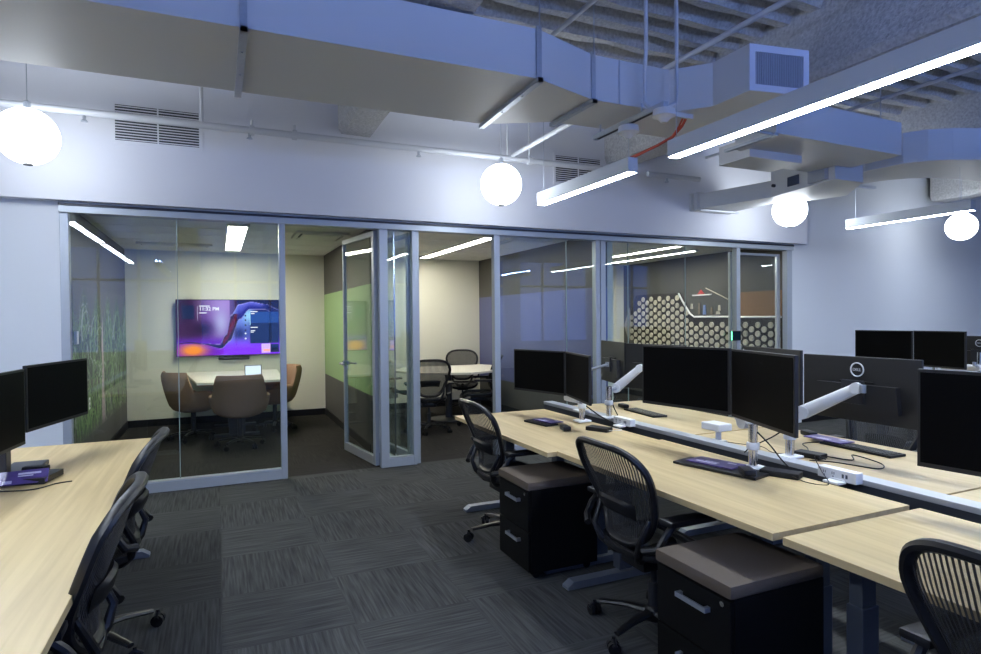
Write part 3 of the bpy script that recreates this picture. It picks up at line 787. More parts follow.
def make_mesh_chair():
    t = empty('mesh_chair', cat='office chair')
    def back(u, v):
        h_ = (v+1)/2
        w_ = .175+.093*sst(0, .8, h_)
        z = .50+.485*h_
        x = -.20-.11*sst(0, .9, h_)-.035*math.sin(PI*h_)*-1*.6 + .055*u*u
        if h_ > .8: x -= .02*(h_-.8)/.2
        return Vector((x, u*w_, z))
    ol = outline(0, 3.4, 56)
    MB().tube([back(u, v) for u, v in ol], .017, 8, closed=True, flat=1.25).build('back_frame', BLACKF, t, smooth=True)
    bm = uvpatch(lambda u, v: back(u*.99, v*.99), ol, 10)
    m = MB(); m.bm.free(); m.bm = bm; m.build('back_mesh', MESHM, t)
    # lumbar pad
    q = MB(); N_ = 12; rows = []
    for j in range(7):
        row = []
        for i in range(N_+1):
            u = -.62+1.24*i/N_; v = -.50+.34*j/6 + .05*math.cos(u*2.4)
            p = back(u, v); edge = (1-abs(2*j/6-1)**4)*(1-abs(2*i/N_-1)**6)
            row.append((p, edge))
        rows.append(row)
    F = [[q.bm.verts.new(p+Vector((-.012-.022*e, 0, 0))) for p, e in r] for r in rows]
    G = [[q.bm.verts.new(p+Vector((-.010, 0, 0))) for p, e in r] for r in rows]
    for S in (F, G):
        for A, C in zip(S, S[1:]):
            for k in range(N_): q.bm.faces.new((A[k], A[k+1], C[k+1], C[k]))
    q.build('lumbar_pad', BLACKP, t, smooth=True)
    # yoke behind the back
    q = MB()
    for s in (-1, 1):
        a = back(s*.93, -.42)+Vector((-.010, 0, 0))
        q.tube([a, (-.222, s*.175, .53), (-.205, s*.145, .465), (-.16, s*.09, .415), (-.08, s*.04, .395)], [.012, .016, .019, .022, .026], 8)
    q.build('back_support', BLACKF, t, smooth=True)
    # seat
    def seat(u, v):   # u across, v front(+)
        x = .035+.235*v; y_ = u*(.235+.02*v)
        z = .455-.018*(1-u*u)-.045*max(0, v-.55)**1.5/.3 + .012*max(0, -v)
        return Vector((x, y_, z))
    ol2 = outline(0, 3.6, 48)
    MB().tube([seat(u, v) for u, v in ol2], .016, 8, closed=True, flat=1.3).build('seat_frame', BLACKF, t, smooth=True)
    m = MB(); m.bm.free(); m.bm = uvpatch(lambda u, v: seat(u*.98, v*.98), ol2, 6); m.build('seat_mesh', MESHM, t)
    q = MB(); q.box(-.13, .13, -.09, .09, .345, .405, bev=.015); q.tube([(-.1, 0, .39), (.06, .0, .42), (.12, 0, .43)], .03, 8)
    q.tube([(0, -.08, .38), (0, -.22, .385)], .009, 6); q.build('tilt_mechanism', BLACKP, t, smooth=True)
    q = MB(); q.cyl((0, 0, .10), (0, 0, .25), .028); q.cyl((0, 0, .25), (0, 0, .36), .016); q.build('gas_cylinder', DARKM, t, smooth=True)
    for s in (-1, 1):
        q = MB(); q.tube([(-.235, s*.215, .52), (-.20, s*.275, .54), (-.165, s*.285, .60), (-.12, s*.285, .645)], [.018, .018, .017, .016], 8)
        ar = q.build('armrest', BLACKF, t, smooth=True)
        q = MB(); q.box(-.17, .09, -.042, .042, 0, .028, bev=.012)
        q.build('arm_pad', BLACKP, ar, smooth=True, M=Matrix.Translation((0, s*.285, .645)))
    star_base(t, .31)
    return t
proto = make_mesh_chair(); used = [False]
def chair(x, y, ang, label, group, spin=0.):
    o = proto if not used[0] else copy_tree(proto)
    used[0] = True
    o.location = (x, y, 0); o.rotation_euler.z = math.radians(ang)
    tag(o, label, 'office chair', group)
    if spin:
        for c in o.children:
            if c.name.startswith(('star_base', 'caster')): c.rotation_euler.z = math.radians(spin)
    return o
GD = 'black mesh chairs at the open desks'; G2 = 'black mesh chairs round the middle room table'
chair(-.57, 2.33, 180, 'nearer black mesh chair on the left tucked under the wooden desk', GD, 20)
chair(-.57, 3.33, 178, 'farther black mesh chair on the left desk, near the glass wall', GD, -8)
r1_ = chair(1.86, 3.84, 0, 'black mesh chair at the farthest desk of the right row, before the glass', GD, 30)
r2_ = chair(1.92, 2.38, 0, 'black mesh chair in the middle of the right row between two cabinets', GD, 52)
chair(1.85, .735, 0, 'nearest black mesh chair, cut by the lower right corner', GD, 0)
r1_.scale.z = .975; r2_.scale.z = .955
chair(3.86, 2.66, 180, 'black mesh chair on the far side of the right desks behind the logo monitor', GD, 0)
chair(2.60, 7.90, 78, 'mesh chair with its back to the glass just right of the middle room door', G2, 0)
chair(3.72, 9.50, 250, 'mesh chair on the far side of the middle room table', G2, 0)
chair(3.44, 8.12, 160, 'mesh chair seen side-on at the right end of the middle room table', G2, 0)
chair(2.32, 9.0, 10, 'mesh chair at the left end of the middle room table behind the narrow pane', G2, 0)

# conference shells
def make_shell_chair():
    t = empty('conference_chair', cat='armchair')
    NA, NZ = 40, 10; q = MB(); O_, I_ = [], []
    for i in range(NA+1):
        a = math.radians(-128+256*i/NA); d = abs(math.degrees(a))
        top = .89-.24*sst(50, 64, d)-.05*sst(85, 128, d)
        top -= .02*math.cos(a)*0
        ro, ri = [], []
        for j in range(NZ+1):
            f = j/NZ; z = .40+(top-.40)*f
            k = .25+.055*math.sin(min(1, f*1.2)*PI/2)+.015*f
            lean = -.06*f
            e = .028*(1-(2*f-1)**8)**.5
            for row, rr in ((ro, k+e), (ri, k-e)):
                row.append(q.bm.verts.new((-math.cos(a)*rr*.92+lean*max(0, math.cos(a)), math.sin(a)*rr, z)))
        O_.append(ro); I_.append(ri)
    for S in (O_, I_):
        for A, C in zip(S, S[1:]):
            for j in range(NZ): q.bm.faces.new((A[j], A[j+1], C[j+1], C[j]))
    for i in range(NA):
        for j in (0, NZ): q.bm.faces.new((O_[i][j], O_[i+1][j], I_[i+1][j], I_[i][j]))
    for i in (0, NA):
        for j in range(NZ): q.bm.faces.new((O_[i][j], O_[i][j+1], I_[i][j+1], I_[i][j]))
    bmesh.ops.remove_doubles(q.bm, verts=q.bm.verts, dist=.0005)
    q.build('shell', TAN, t, smooth=True)
    MB().lathe([(.001, .36), (.16, .365), (.235, .39), (.262, .43), (.255, .47), (.2, .485), (.001, .49)], (.02, 0, 0), 28).build('seat', TAN, t, smooth=True)
    MB().cyl((0, 0, .1), (0, 0, .37), .03).build('gas_cylinder', DARKM, t, smooth=True)
    star_base(t, .27)
    return t
cc = make_shell_chair(); G1 = 'tan conference chairs round the white table'
cc.location = (.235, 7.98, 0); cc.rotation_euler.z = math.radians(88); tag(cc, 'tan conference chair in front of the white table, back to the glass', 'armchair', G1)
c2 = copy_tree(cc); c2.location = (-.30, 8.75, 0); c2.rotation_euler.z = math.radians(32); tag(c2, 'tan conference chair at the left end of the white table', 'armchair', G1)
c3 = copy_tree(cc); c3.location = (.72, 9.05, 0); c3.rotation_euler.z = math.radians(190); tag(c3, 'tan conference chair right of the white table, partly behind a post', 'armchair', G1)

t = empty('conference_table', (.22, 9.2, 0), label='white topped conference table under the television', cat='table')
MB().prism([(-.46, -.93), (.54, -.91), (.62, .86), (-.66, .86)], .735, .765, bev=.003).build('tabletop', WHTOP, t)
MB().prism([(-.45, -.92), (.53, -.90), (.61, .85), (-.65, .85)], .722, .735).build('edge_band', TAN, t)
for y_ in (-.42, .42): B(-.10, .10, y_-.05, y_+.05, 0.03, .722).box(-.28, .28, y_-.06, y_+.06, 0, .03, bev=.004).build('pedestal_leg', DARKM, t)
t = empty('tablet_controller', (.44, 9.0, .765), label='small bright tablet controller standing on the white table', cat='tablet')
Mt = Matrix.Rotation(math.radians(-12), 4, 'X')
B(-.11, .11, -.006, .006, .0, .15, M=Mt, bev=.003).build('casing', BLACKP, t)
B(-.10, .10, -.008, -.0055, .012, .14, M=Mt).build('screen', TABS, t)
B(-.05, .05, .0, .07, 0, .012, bev=.003).build('stand', BLACKP, t)
t = empty('round_end_table', (3.2, 8.75, 0), label='pale topped table with clipped corners in the middle room', cat='table')
MB().prism([(-.62, -.50), (.05, -.78), (.62, -.55), (.95, .28), (.80, .62), (-.55, .62), (-.80, .1)], .735, .765, bev=.003).build('tabletop', WHTOP, t)
MB().cyl((0, 0, .03), (0, 0, .735), .05).build('column', DARKM, t, smooth=True)
MB().lathe([(.3, 0), (.3, .015), (.06, .035)]).build('foot', DARKM, t, smooth=True)

# desks ------------------------------------------------------------
def desk(x0, x1, y0, y1, z, label, feetx, cols=(.17, .17), group='wood topped bench desks'):
    """height-adjustable desk; feetx=(from,to) extent of the C feet, cols = column inset from each end"""
    cx, cy = (x0+x1)/2, (y0+y1)/2
    t = empty('desk', (cx, cy, 0), label=label, cat='desk', group=group)
    B(x0-cx, x1-cx, y0-cy, y1-cy, z-.028, z, bev=.002).build('desktop', WOOD, t)
    for yy in (y0+cols[0]-cy, y1-cols[1]-cy):
        q = MB(); a, b = feetx[0]-cx, feetx[1]-cx; mid = (a+b)/2
        q.box(mid-.045, mid+.045, yy-.032, yy+.032, .06, .46, bev=.004)
        q.box(mid-.038, mid+.038, yy-.026, yy+.026, .46, .62, bev=.003)
        q.build('leg', LEGG, t)
        B(mid-.030, mid+.030, yy-.020, yy+.020, .62, z-.03).build('inner_column', LEGS, t)
        q = MB(); q.prism([(a, 0), (a+.0, .015), (a+.04, .042), (b-.04, .042), (b, .015), (b, 0)], yy-.032, yy+.032, M=Matrix(((1, 0, 0, 0), (0, 0, 1, 0), (0, 1, 0, .004), (0, 0, 0, 1))))
        q.build('foot', LEGS, t)
    B(mid-.02, mid+.02, y0+.2-cy, y1-.2-cy, z-.075, z-.035).build('crossbar', LEGG, t)
    return t
GL = 'benches'
desk(1.81, 2.585, 1.585, 3.115, .74, 'middle wooden desk of the right front row, with purple booklet on a tray', (1.76, 2.54), (.085, .17))
desk(1.755, 2.585, 3.13, 4.66, .732, 'farthest wooden desk of the right front row, near the glass wall', (1.76, 2.54), (.06, .19))
desk(1.812, 2.585, .03, 1.545, .74, 'nearest wooden desk of the right front row, cut by the right edge', (1.76, 2.54), (.17, .06))
desk(2.855, 3.63, 1.615, 3.13, .74, 'wooden desk on the far side of the spine under the logo monitor', (2.90, 3.68))
desk(2.855, 3.63, 3.15, 4.68, .74, 'wooden desk on the far side of the spine nearest the glass wall', (2.90, 3.68))
desk(2.855, 3.63, .06, 1.60, .74, 'wooden desk on the far side of the spine at the right picture edge', (2.90, 3.68))
desk(-1.17, -.39, .90, 4.68, .74, 'long wooden desk along the left edge, carrying the two monitors', (-1.15, -.42))
desk(-2.20, -1.42, 2.402, 4.68, .74, 'outer wooden desk behind the left monitors', (-2.18, -1.44))
desk(5.95, 6.72, 3.13, 4.66, .74, 'wooden desk of the next row behind the black monitors', (5.95, 6.68))
desk(6.98, 7.75, 3.13, 4.66, .74, 'wooden desk of the next row on the side of the right wall', (7.0, 7.75))
def spine(x, y0, y1, label):
    t = empty('desk_spine', (x, (y0+y1)/2, 0), label=label, cat='cable spine', group='aluminium desk spines')
    l = (y1-y0)/2
    B(-.030, .062, -l, l, .742, .768, bev=.003).build('top_rail', simple('spine_alum', (.50, .53, .57), .4, .5), t)
    B(-.026, .055, -l+.005, l-.005, .60, .742).build('cable_tray', simple('tray_grey', (.045, .05, .06), .5, .3), t)
    for yy in (-l+.2, 0, l-.2): B(-.04, .04, yy-.04, yy+.04, 0, .60).build('leg', LEGG, t)
spine(2.72, .05, 4.86, 'long grey cable spine between the right desk rows')
spine(6.85, 3.1, 4.7, 'grey cable spine in the next desk row')
spine(-1.30, .1, 4.7, 'grey cable spine behind the left desk')

# pedestals
def pedestal(x, y, label):
    t = empty('mobile_pedestal', (x, y, 0), label=label, cat='filing cabinet', group='black mobile cabinets under the desks')
    B(-.25, .20, -.20, .20, .045, .525, bev=.003).build('body', PEDM, t)
    for z0, z1 in ((.29, .518), (.055, .282)):
        d_ = B(-.268, -.25, -.195, .195, z0, z1, bev=.002).build('drawer', PEDM, t)
        q = MB(); zz = z1-.075
        q.box(-.295, -.287, -.10, .06, zz, zz+.018); q.box(-.287, -.268, -.10, -.085, zz, zz+.018); q.box(-.287, -.268, .045, .06, zz, zz+.018)
        q.build('handle', STEEL, d_)
    MB().cyl((-.274, -.16, .50), (-.268, -.16, .50), .010, seg=12).build('lock', CHROME, t)
    B(-.275, .20, -.205, .205, .525, .578, bev=.018).build('cushion', CUSH, t, smooth=True)
    for a in (-.2, .15):
        for b in (-.15, .15):
            MB().cyl((a, b-.012, .023), (a, b+.012, .023), .023, seg=12).cyl((a, b, .03), (a, b, .045), .01, seg=8).build('caster', BLACKP, t, smooth=True)
    return t
p1 = pedestal(1.885, 3.31, 'black cabinet with taupe cushion between the two farther chairs')
p2 = pedestal(1.895, 1.80, 'nearest black cabinet with taupe cushion at the bottom of the picture')

# monitors: given the two bottom corners (seen from behind-the-desk user) -----------
def monitor(a, b, z0, z1, label, group, logo=False, tilt=0., parent=None):
    """screen faces to the left of the direction a->b rotated; front normal = (dy,-dx)"""
    ax, ay = a; bx_, by = b
    dx, dy = bx_-ax, by-ay; w_ = math.hypot(dx, dy); ang = math.atan2(dy, dx)
    t = empty('monitor', ((ax+bx_)/2, (ay+by)/2, z0), ang, label, 'monitor', group)
    h_ = z1-z0; T = Matrix.Rotation(math.radians(tilt), 4, 'X')
    # local x along a->b, front = -y
    B(-w_/2, w_/2, 0, .018, 0, h_, M=T, bev=.003).build('casing', MONB, t)
    B(-w_/2+.012, w_/2-.012, -.0015, 0, .018, h_-.012, M=T).build('screen', SCREEN, t)
    q = MB(); q.prism([(-w_*.36, .06), (w_*.36, .06), (w_*.34, h_*.58), (-w_*.34, h_*.58)], 0, .030, M=T @ Matrix(((1, 0, 0, 0), (0, 0, 1, .018), (0, 1, 0, 0), (0, 0, 0, 1))))
    q.build('rear_housing', MONB, t)
    B(-.09, .09, .018, .030, h_*.60, h_*.625, M=T).build('rear_slot', BLACKP, t)
    B(-.06, .06, .048, .060, h_*.28, h_*.28+.12, M=T, bev=.004).build('mount_plate', DARKM, t)
    if logo:
        c = Matrix.Translation((0, .019, h_*.80))
        q = MB(); q.tube([(.034*math.cos(2*PI*k/28), 0, .034*math.sin(2*PI*k/28)) for k in range(28)], .0035, 6, closed=True)
        lg = q.build('logo_ring', LOGO, t, smooth=True, M=T @ c)
        text('DELL', .021, LOGO, lg, T @ Matrix.Translation((0, .021, h_*.80-.007)) @ Matrix.Rotation(PI, 4, 'Z') @ RX, align='CENTER', name='lettering', extr=.001)
    return t
GM = 'desk monitors on the right rows'; GML = 'monitors on the left desk'
# front row, screens facing -X : travelling +Y -> -Y would put front to... front normal (dy,-dx): want (-1,0) => dy<0
monitor((2.25, 4.57), (2.40, 4.00), .93, 1.268, 'left monitor of the far pair, nearest the glass wall', GM)
monitor((2.40, 3.99), (2.25, 3.44), .935, 1.268, 'right monitor of the far pair, turned side-on', GM)
monitor((2.38, 3.05), (2.49, 2.455), .995, 1.352, 'wide left monitor of the central black pair', GM)
monitor((2.49, 2.445), (2.28, 1.88), .99, 1.350, 'right monitor of the central black pair, angled inward', GM)
monitor((2.47, 1.487), (2.56, .89), .935, 1.312, 'black monitor at the right picture edge', GM)
# back row, screens facing +X
monitor((3.0, 1.775), (3.0, 2.40), .98, 1.310, 'rear of a monitor with a round silver logo, held by a white arm', GM, logo=True)
monitor((3.04, 2.45), (3.22, 3.03), .95, 1.325, 'rear of a monitor hidden behind the central black pair', GM)
monitor((3.19, 3.56), (3.06, 4.115), .95, 1.310, 'rear of the far-row monitor touching the central pair', GM)
monitor((3.06, 4.125), (3.22, 4.69), .955, 1.315, 'rear of the far-row monitor nearest the glass wall', GM)
# next row
monitor((6.60, 4.645), (6.60, 4.02), .995, 1.357, 'left black monitor of the distant pair before the right wall', GM)
monitor((6.60, 4.01), (6.48, 3.46), .995, 1.360, 'right black monitor of the distant pair before the right wall', GM)
monitor((7.12, 3.38), (7.12, 3.95), .94, 1.30, 'distant rear of a monitor with round logo at the right edge', GM, logo=True)
# left desk: faces +X
monitor((-.97, 3.23), (-.905, 3.825), .90, 1.285, 'left monitor on the left desk, cut by the picture edge', GML)
monitor((-.90, 3.835), (-.735, 4.45), .955, 1.300, 'right monitor on the left desk before the glass wall', GML)

# monitor arms -----------------------------------------------------
def arm(px, py, zb, ztop, reach, label, plate=True):
    """reach: list of (joint, tip) segments as 3D points"""
    t = empty('pole_stand', (px, py, zb), label=label, cat='monitor arm', group='white and silver monitor arms')
    def l(p): return (p[0]-px, p[1]-py, p[2]-zb)
    MB().cyl((0, 0, .01), (0, 0, ztop-zb), .0225, seg=18).build('pole', CHROME, t, smooth=True)
    MB().lathe([(.030, .10), (.032, .105), (.032, .130), (.030, .135)], seg=16).build('collar', WPL, t, smooth=True)
    B(-.055, .055, -.045, .045, 0, .014, bev=.005).build('base_plate', WPL if plate else BLACKP, t)
    for (p, q_, tip) in reach:
        p, q_, tip = Vector(l(p)), Vector(l(q_)), Vector(l(tip))
        s_ = MB(); s_.tube([(0, 0, p.z), (p.x, p.y, p.z)], .013, 8); s_.cyl(p+Vector((0, 0, -.02)), p+Vector((0, 0, .03)), .017, seg=12)
        s_.build('lower_link', STEEL, t, smooth=True)
        d_ = (q_-p); up = Vector((0, 0, 1)); side = d_.cross(up).normalized(); nn = side.cross(d_).normalized()
        s_ = MB(); n_ = 8; secs = []
        for k in range(n_+1):
            f = k/n_; c_ = p+d_*f; hw = .024; hh = .037-.010*f
            secs.append([s_.bm.verts.new(c_+side*hw*math.copysign(abs(math.cos(a))**.6, math.cos(a))+nn*hh*math.copysign(abs(math.sin(a))**.6, math.sin(a))) for a in [2*PI*j/12+.01 for j in range(12)]])
        for A, C in zip(secs, secs[1:]):
            for j in range(12): s_.bm.faces.new((A[j], A[(j+1) % 12], C[(j+1) % 12], C[j]))
        s_.bm.faces.new(secs[0][::-1]); s_.bm.faces.new(secs[-1])
        s_.cyl(p-side*.027, p+side*.027, .036, seg=18); s_.cyl(q_-side*.027, q_+side*.027, .029, seg=18)
        s_.build('spring_arm', ARMW, t, smooth=True)
        s_ = MB(); s_.tube([q_, tip], .012, 8); s_.cyl(tip-Vector((0, 0, .02)), tip+Vector((0, 0, .02)), .016, seg=12); s_.build('tilt_head', STEEL, t, smooth=True)
    return t
arm(2.80, 2.34, .76, .99, [((2.86, 2.305, 1.005), (2.935, 2.055, 1.155), (2.925, 2.02, 1.155))], 'silver pole arm whose white spring arm reaches the logo monitor')
arm(2.50, 2.31, .74, .97, [((2.56, 2.42, .96), (2.58, 2.60, 1.10), (2.55, 2.72, 1.12))], 'silver pole arm clamped behind the purple booklet')
arm(2.70, 3.86, .76, 1.0, [((2.82, 3.93, .975), (2.93, 3.78, 1.135), (3.04, 3.84, 1.13))], 'silver pole arm behind the far pair with a white raised arm')
arm(6.72, 3.87, .74, 1.03, [((6.76, 3.80, 1.0), (6.76, 3.50, 1.0), (6.70, 3.50, 1.04))], 'distant chrome pole and white arm showing over the right edge monitor')
arm(2.50, 3.92, .74, .95, [((2.50, 4.05, .93), (2.50, 4.20, 1.06), (2.45, 4.30, 1.09))], 'silver pole arm right behind the far pair of monitors')
arm(2.70, 4.25, .76, 1.0, [((2.73, 4.22, .98), (2.82, 4.34, 1.08), (3.05, 4.38, 1.12))], 'silver pole arm hidden between the far monitors and the glass')
arm(6.83, 3.52, .76, 1.15, [((6.86, 3.50, 1.12), (6.98, 3.32, 1.19), (7.05, 3.40, 1.17))], 'white arm of the distant logo monitor at the right edge')
tag(centre(MB().tube([(2.70, 4.12, .76), (2.62, 4.10, .80), (2.56, 4.06, .87), (2.55, 4.05, .895)], [.012, .012, .02, .02], 8).box(2.46, 2.58, 3.95, 4.13, .875, .925, bev=.018).build('power_dock', WPL, smooth=True)), 'white curved dock beneath the far monitors on the spine', 'dock')

# desk clutter -----------------------------------------------------
def outlet_box(x, y, ang, label):
    t = empty('power_outlet_box', (x, y, .748), math.radians(ang), label, 'power outlet', 'white outlet boxes on the spine')
    B(-.025, .025, -.095, .10, .0, .052, bev=.004).build('housing', WPL, t)
    for yy in (.06, .015):
        q = MB(); q.box(-.0265, -.0245, yy-.004, yy-.001, .025, .037).box(-.0265, -.0245, yy+.006, yy+.009, .025, .037).box(-.0265, -.0245, yy, yy+.005, .013, .019)
        q.build('socket', LEGG, t)
    for yy in (-.050, -.032): B(-.0265, -.0245, yy-.005, yy+.005, .018, .036).build('usb_port', LEGG, t)
    B(-.075, -.02, -.045, .035, -.007, .003, bev=.002).box(-.03, -.015, -.04, .03, -.006, .01).build('clamp', WPL, t)
outlet_box(2.665, 1.95, 0, 'white outlet box clamped to the spine near the right desks seam')
outlet_box(2.665, 3.62, 0, 'white outlet box clamped to the spine behind the far pair')
t = empty('white_router_box', (2.85, 2.92, .742), label='white box on a bent stand beside the spine', cat='device')
B(-.055, .055, -.075, .075, .07, .115, bev=.008).build('housing', WPL, t)
B(-.02, .02, -.02, -.012, .006, .075).box(-.045, .045, -.045, .045, 0, .007, bev=.002).build('stand', WPL, t)

def slab(name, x, y, z, ang, w_, l_, h_, mat, label, cat, tiltx=0, bev=.003, group=None):
    o = MB().box(-w_/2, w_/2, -l_/2, l_/2, 0, h_, bev=min(bev, h_*.4)).build(name, mat)
    o.location = (x, y, z); o.rotation_euler = (0, math.radians(tiltx), math.radians(ang)); return tag(o, label, cat, group)
def keyboard(x, y, z, ang, label, group='black keyboards'):
    t = empty('keyboard', (x, y, z), math.radians(ang), label, 'keyboard', group)
    B(-.065, .065, -.22, .22, 0, .014, bev=.004).build('body', BLACKP, t)
    q = MB()
    for i in range(5):
        for j in range(18): q.box(-.052+.021*i, -.035+.021*i, -.205+.023*j, -.187+.023*j, .014, .0175)
    q.build('keys', BLACKF, t); return t
def mouse(x, y, z, ang, label):
    o = MB()
    pr = []
    for k in range(7):
        f = k/6; pr.append((max(.001, .032*math.sin(PI*(.12+.76*f))), f))
    segs = []
    m = MB(); m.box(-.055, .055, -.03, .03, 0, .034, bev=.014)
    q = m.build('mouse', BLACKP, smooth=True); q.location = (x, y, z); q.rotation_euler.z = math.radians(ang)
    return tag(q, label, 'mouse', 'black computer mice')
def booklet(x, y, z, ang, w_, l_, label, tilt=0):
    t = empty('booklet', (x, y, z), math.radians(ang), label, 'booklet', 'purple printed booklets'); t.rotation_euler.y = math.radians(tilt)
    B(-w_/2, w_/2, -l_/2, l_/2, 0, .006, bev=.0015).build('cover', PURPLE, t)
    q = MB(); q.box(-w_*.3, -w_*.16, -l_*.1, l_*.35, .006, .0065); q.box(-w_*.1, -w_*.02, -l_*.1, l_*.2, .006, .0065); q.box(.02, .04, -l_*.38, -l_*.2, .006, .0065)
    q.build('print', WHITEI, t); return t
def dock(x, y, z, ang, label, l_=.16):
    return slab('docking_station', x, y, z, ang, .085, l_, .028, BLACKP, label, 'docking station', bev=.006, group='black docking stations')
# middle desk
tr = slab('laptop_tray', 2.34, 2.37, .741, 14, .16, .46, .014, BLACKF, 'long black keyboard case on the middle right desk', 'keyboard case')
booklet(2.365, 2.43, .756, 14, .14, .26, 'purple booklet on the black case of the middle right desk')
mouse(2.33, 2.19, .756, 60, 'black mouse at the end of the black case on the middle desk')
dock(2.50, 2.14, .741, 25, 'black docking station by the pole of the central monitors', .18)
# far desk
keyboard(2.20, 4.02, .733, 8, 'black keyboard on the farthest right desk').scale = (.9, .62, 1)
booklet(2.25, 4.0, .7515, 8, .12, .22, 'dark purple booklet lying on the keyboard of the farthest desk')
mouse(2.22, 3.70, .733, 75, 'black mouse in front of the keyboard on the farthest desk')
dock(2.42, 3.58, .733, 25, 'black docking station beside the outlet box on the farthest desk', .17)
# far row
keyboard(3.16, 4.02, .741, -6, 'black keyboard across the spine near the glass wall')
mouse(3.20, 4.36, .741, 80, 'black mouse across the spine near the glass wall')
keyboard(3.40, 2.36, .741, -2, 'black keyboard under the logo monitor')
booklet(3.42, 2.58, .7595, -2, .12, .26, 'purple booklet lying on the keyboard under the logo monitor')
mouse(3.50, 2.78, .741, 70, 'black mouse beyond the keyboard under the logo monitor')
dock(2.98, 2.36, .741, 10, 'black docking station between the two silver poles', .15)
# left desk
mon_l = [o for o in bpy.data.objects if o.get('label', '').startswith('left monitor on the left desk')][0]
Mi = (Matrix.Translation(mon_l.location) @ Matrix.Rotation(mon_l.rotation_euler.z, 4, 'Z')).inverted()
B(-1.02, -.86, 3.86, 4.08, .741, .765, bev=.005).build('stand_base', DARKM, mon_l, M=Mi)
B(-.99, -.955, 3.70, 3.78, .765, 1.05, bev=.004).box(-1.03, -.93, 3.66, 3.88, .741, .765).build('stand_neck', DARKM, mon_l, M=Mi)
slab('keyboard_case', -.85, 3.68, .741, -12, .20, .20, .030, BLACKF, 'black keyboard case under the purple booklet of the left desk', 'keyboard case')
bk_ = booklet(-.865, 3.60, .775, -84, .09, .20, 'purple booklet on the left desk', 0); bk_.rotation_euler = (0, math.radians(32), math.radians(-84))
mouse(-.84, 3.72, .772, -20, 'black mouse beside the purple booklet on the left desk')
slab('paper_sheet', -1.02, 3.78, .741, 20, .12, .16, .003, WPL, 'white paper corner at the left picture edge', 'paper')

def cable(pts, label, r=.003, mat=BLACKP, group='desk cables'):
    P = [Vector(p) for p in pts]; res = []
    ext = [P[0]*2-P[1]] + P + [P[-1]*2-P[-2]]
    for i in range(1, len(ext)-2):
        for k in range(6):
            t_ = k/6; a, b, c, d_ = ext[i-1:i+3]
            res.append(.5*((2*b)+(c-a)*t_+(2*a-5*b+4*c-d_)*t_*t_+(3*b-a-3*c+d_)*t_**3))
    res.append(P[-1])
    o = MB().tube(res, r, 6).build('cable', mat, smooth=True); centre(o); return tag(o, label, 'cable', group)
ZT = .7445
cable([(2.86, 2.36, ZT), (2.98, 2.48, ZT), (3.05, 2.35, ZT), (3.10, 2.20, ZT), (3.18, 2.25, ZT+.01), (3.16, 2.08, ZT), (3.04, 2.02, ZT), (2.98, 2.20, ZT), (2.90, 2.30, ZT)], 'black cable looping over the desk under the logo monitor')
cable([(3.02, 2.40, ZT+.012), (3.16, 2.52, ZT), (3.25, 2.62, ZT), (3.40, 2.60, ZT)], 'black cable from the dock to the keyboard under the logo monitor')
cable([(2.48, 2.06, .76), (2.50, 1.99, ZT), (2.56, 1.93, ZT), (2.60, 2.00, .79), (2.635, 2.06, .84), (2.66, 2.02, .83)], 'thin black cable arching from dock to the nearer outlet box', .002)
cable([(2.50, 2.31, .95), (2.54, 2.24, .87), (2.60, 2.23, .80), (2.60, 2.18, .765)], 'black cable hanging down the pole of the central monitors', .004)
cable([(2.80, 2.34, .93), (2.76, 2.42, .86), (2.70, 2.50, .80), (2.66, 2.52, .765)], 'black cable sagging between the two silver poles', .004)
cable([(2.52, 3.90, .86), (2.56, 3.78, .80), (2.60, 3.72, .768)], 'black cable at the pole behind the far monitors', .005)
cable([(2.72, 3.80, .93), (2.75, 3.88, .86), (2.78, 3.86, .775)], 'black cable hanging at the pole of the raised white arm', .004)
cable([(2.42, 3.66, .755), (2.52, 3.60, ZT), (2.54, 3.48, ZT), (2.44, 3.50, ZT)], 'white cable looping by the farther outlet box', .002, WPL)
cable([(-.98, 3.50, ZT), (-.80, 3.46, ZT), (-.72, 3.54, ZT), (-.66, 3.56, ZT)], 'black cable with plug lying by the left desk booklet', .003)
cable([(2.84, 2.92, ZT), (2.90, 2.78, ZT), (2.95, 2.66, ZT), (2.88, 2.52, ZT), (2.94, 2.44, ZT)], 'black cable curling from the white box toward the poles', .002)
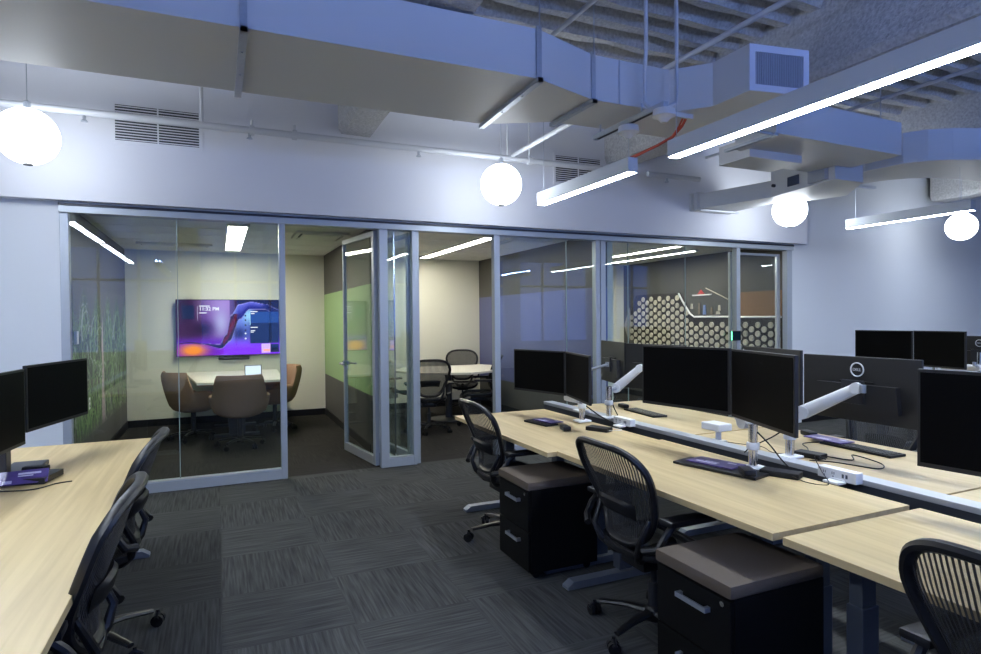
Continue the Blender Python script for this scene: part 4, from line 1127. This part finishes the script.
# room scheduler
t = empty('room_scheduler', (6.345, YW-.03, 1.20), label='small dark room scheduler panel with green light strip on the glass post', cat='control panel')
B(-.095, .085, -.022, 0, 0, .13, bev=.003).build('casing', BLACKP, t)
B(-.07, .075, -.0245, -.022, .012, .118).build('screen', SCHED, t)
B(-.095, -.072, -.025, -.022, .006, .124).build('light_strip', LEDG, t)

# ------------------------------------------------------------------ world and daylight through windows
w = bpy.data.worlds.new('World'); SC.world = w; w.use_nodes = True
bg = w.node_tree.nodes['Background']; bg.inputs['Color'].default_value = (.20, .34, 1., 1); bg.inputs['Strength'].default_value = .8
for i, (a, b) in enumerate(WX):
    li = bpy.data.lights.new('window_portal', 'AREA'); li.shape = 'RECTANGLE'; li.size = b-a; li.size_y = 2.6
    li.cycles.is_portal = True
    o = bpy.data.objects.new('window_portal', li); COL.objects.link(o); o.location = ((a+b)/2, Y0-.22, 2.05); o.rotation_euler = (PI/2, 0, 0)

# ------------------------------------------------------------------ camera
F_, yaw, pit, rol = 611.51, .419819, -.0134007, .00874978
f = Vector((math.sin(yaw)*math.cos(pit), math.cos(yaw)*math.cos(pit), math.sin(pit)))
r = Vector((math.cos(yaw), -math.sin(yaw), 0)); u = r.cross(f)
r2 = r*math.cos(rol)-u*math.sin(rol); u2 = r*math.sin(rol)+u*math.cos(rol)
cam = bpy.data.cameras.new('camera'); cam.sensor_width = 36; cam.lens = F_/981*36; cam.clip_start = .05; cam.clip_end = 200
co = bpy.data.objects.new('camera', cam); COL.objects.link(co)
co.matrix_world = Matrix(((r2.x, u2.x, -f.x, 0), (r2.y, u2.y, -f.y, 0), (r2.z, u2.z, -f.z, 1.52), (0, 0, 0, 1)))
SC.camera = co
vs = SC.view_settings; vs.view_transform = 'Standard'; vs.look = 'None'; vs.gamma = 1; vs.use_curve_mapping = False; vs.exposure = .72
cy = SC.cycles; cy.max_bounces = 10; cy.diffuse_bounces = 4; cy.glossy_bounces = 5; cy.transparent_max_bounces = 24; cy.use_denoising = True
cy.caustics_reflective = False; cy.caustics_refractive = False; cy.sample_clamp_indirect = 4
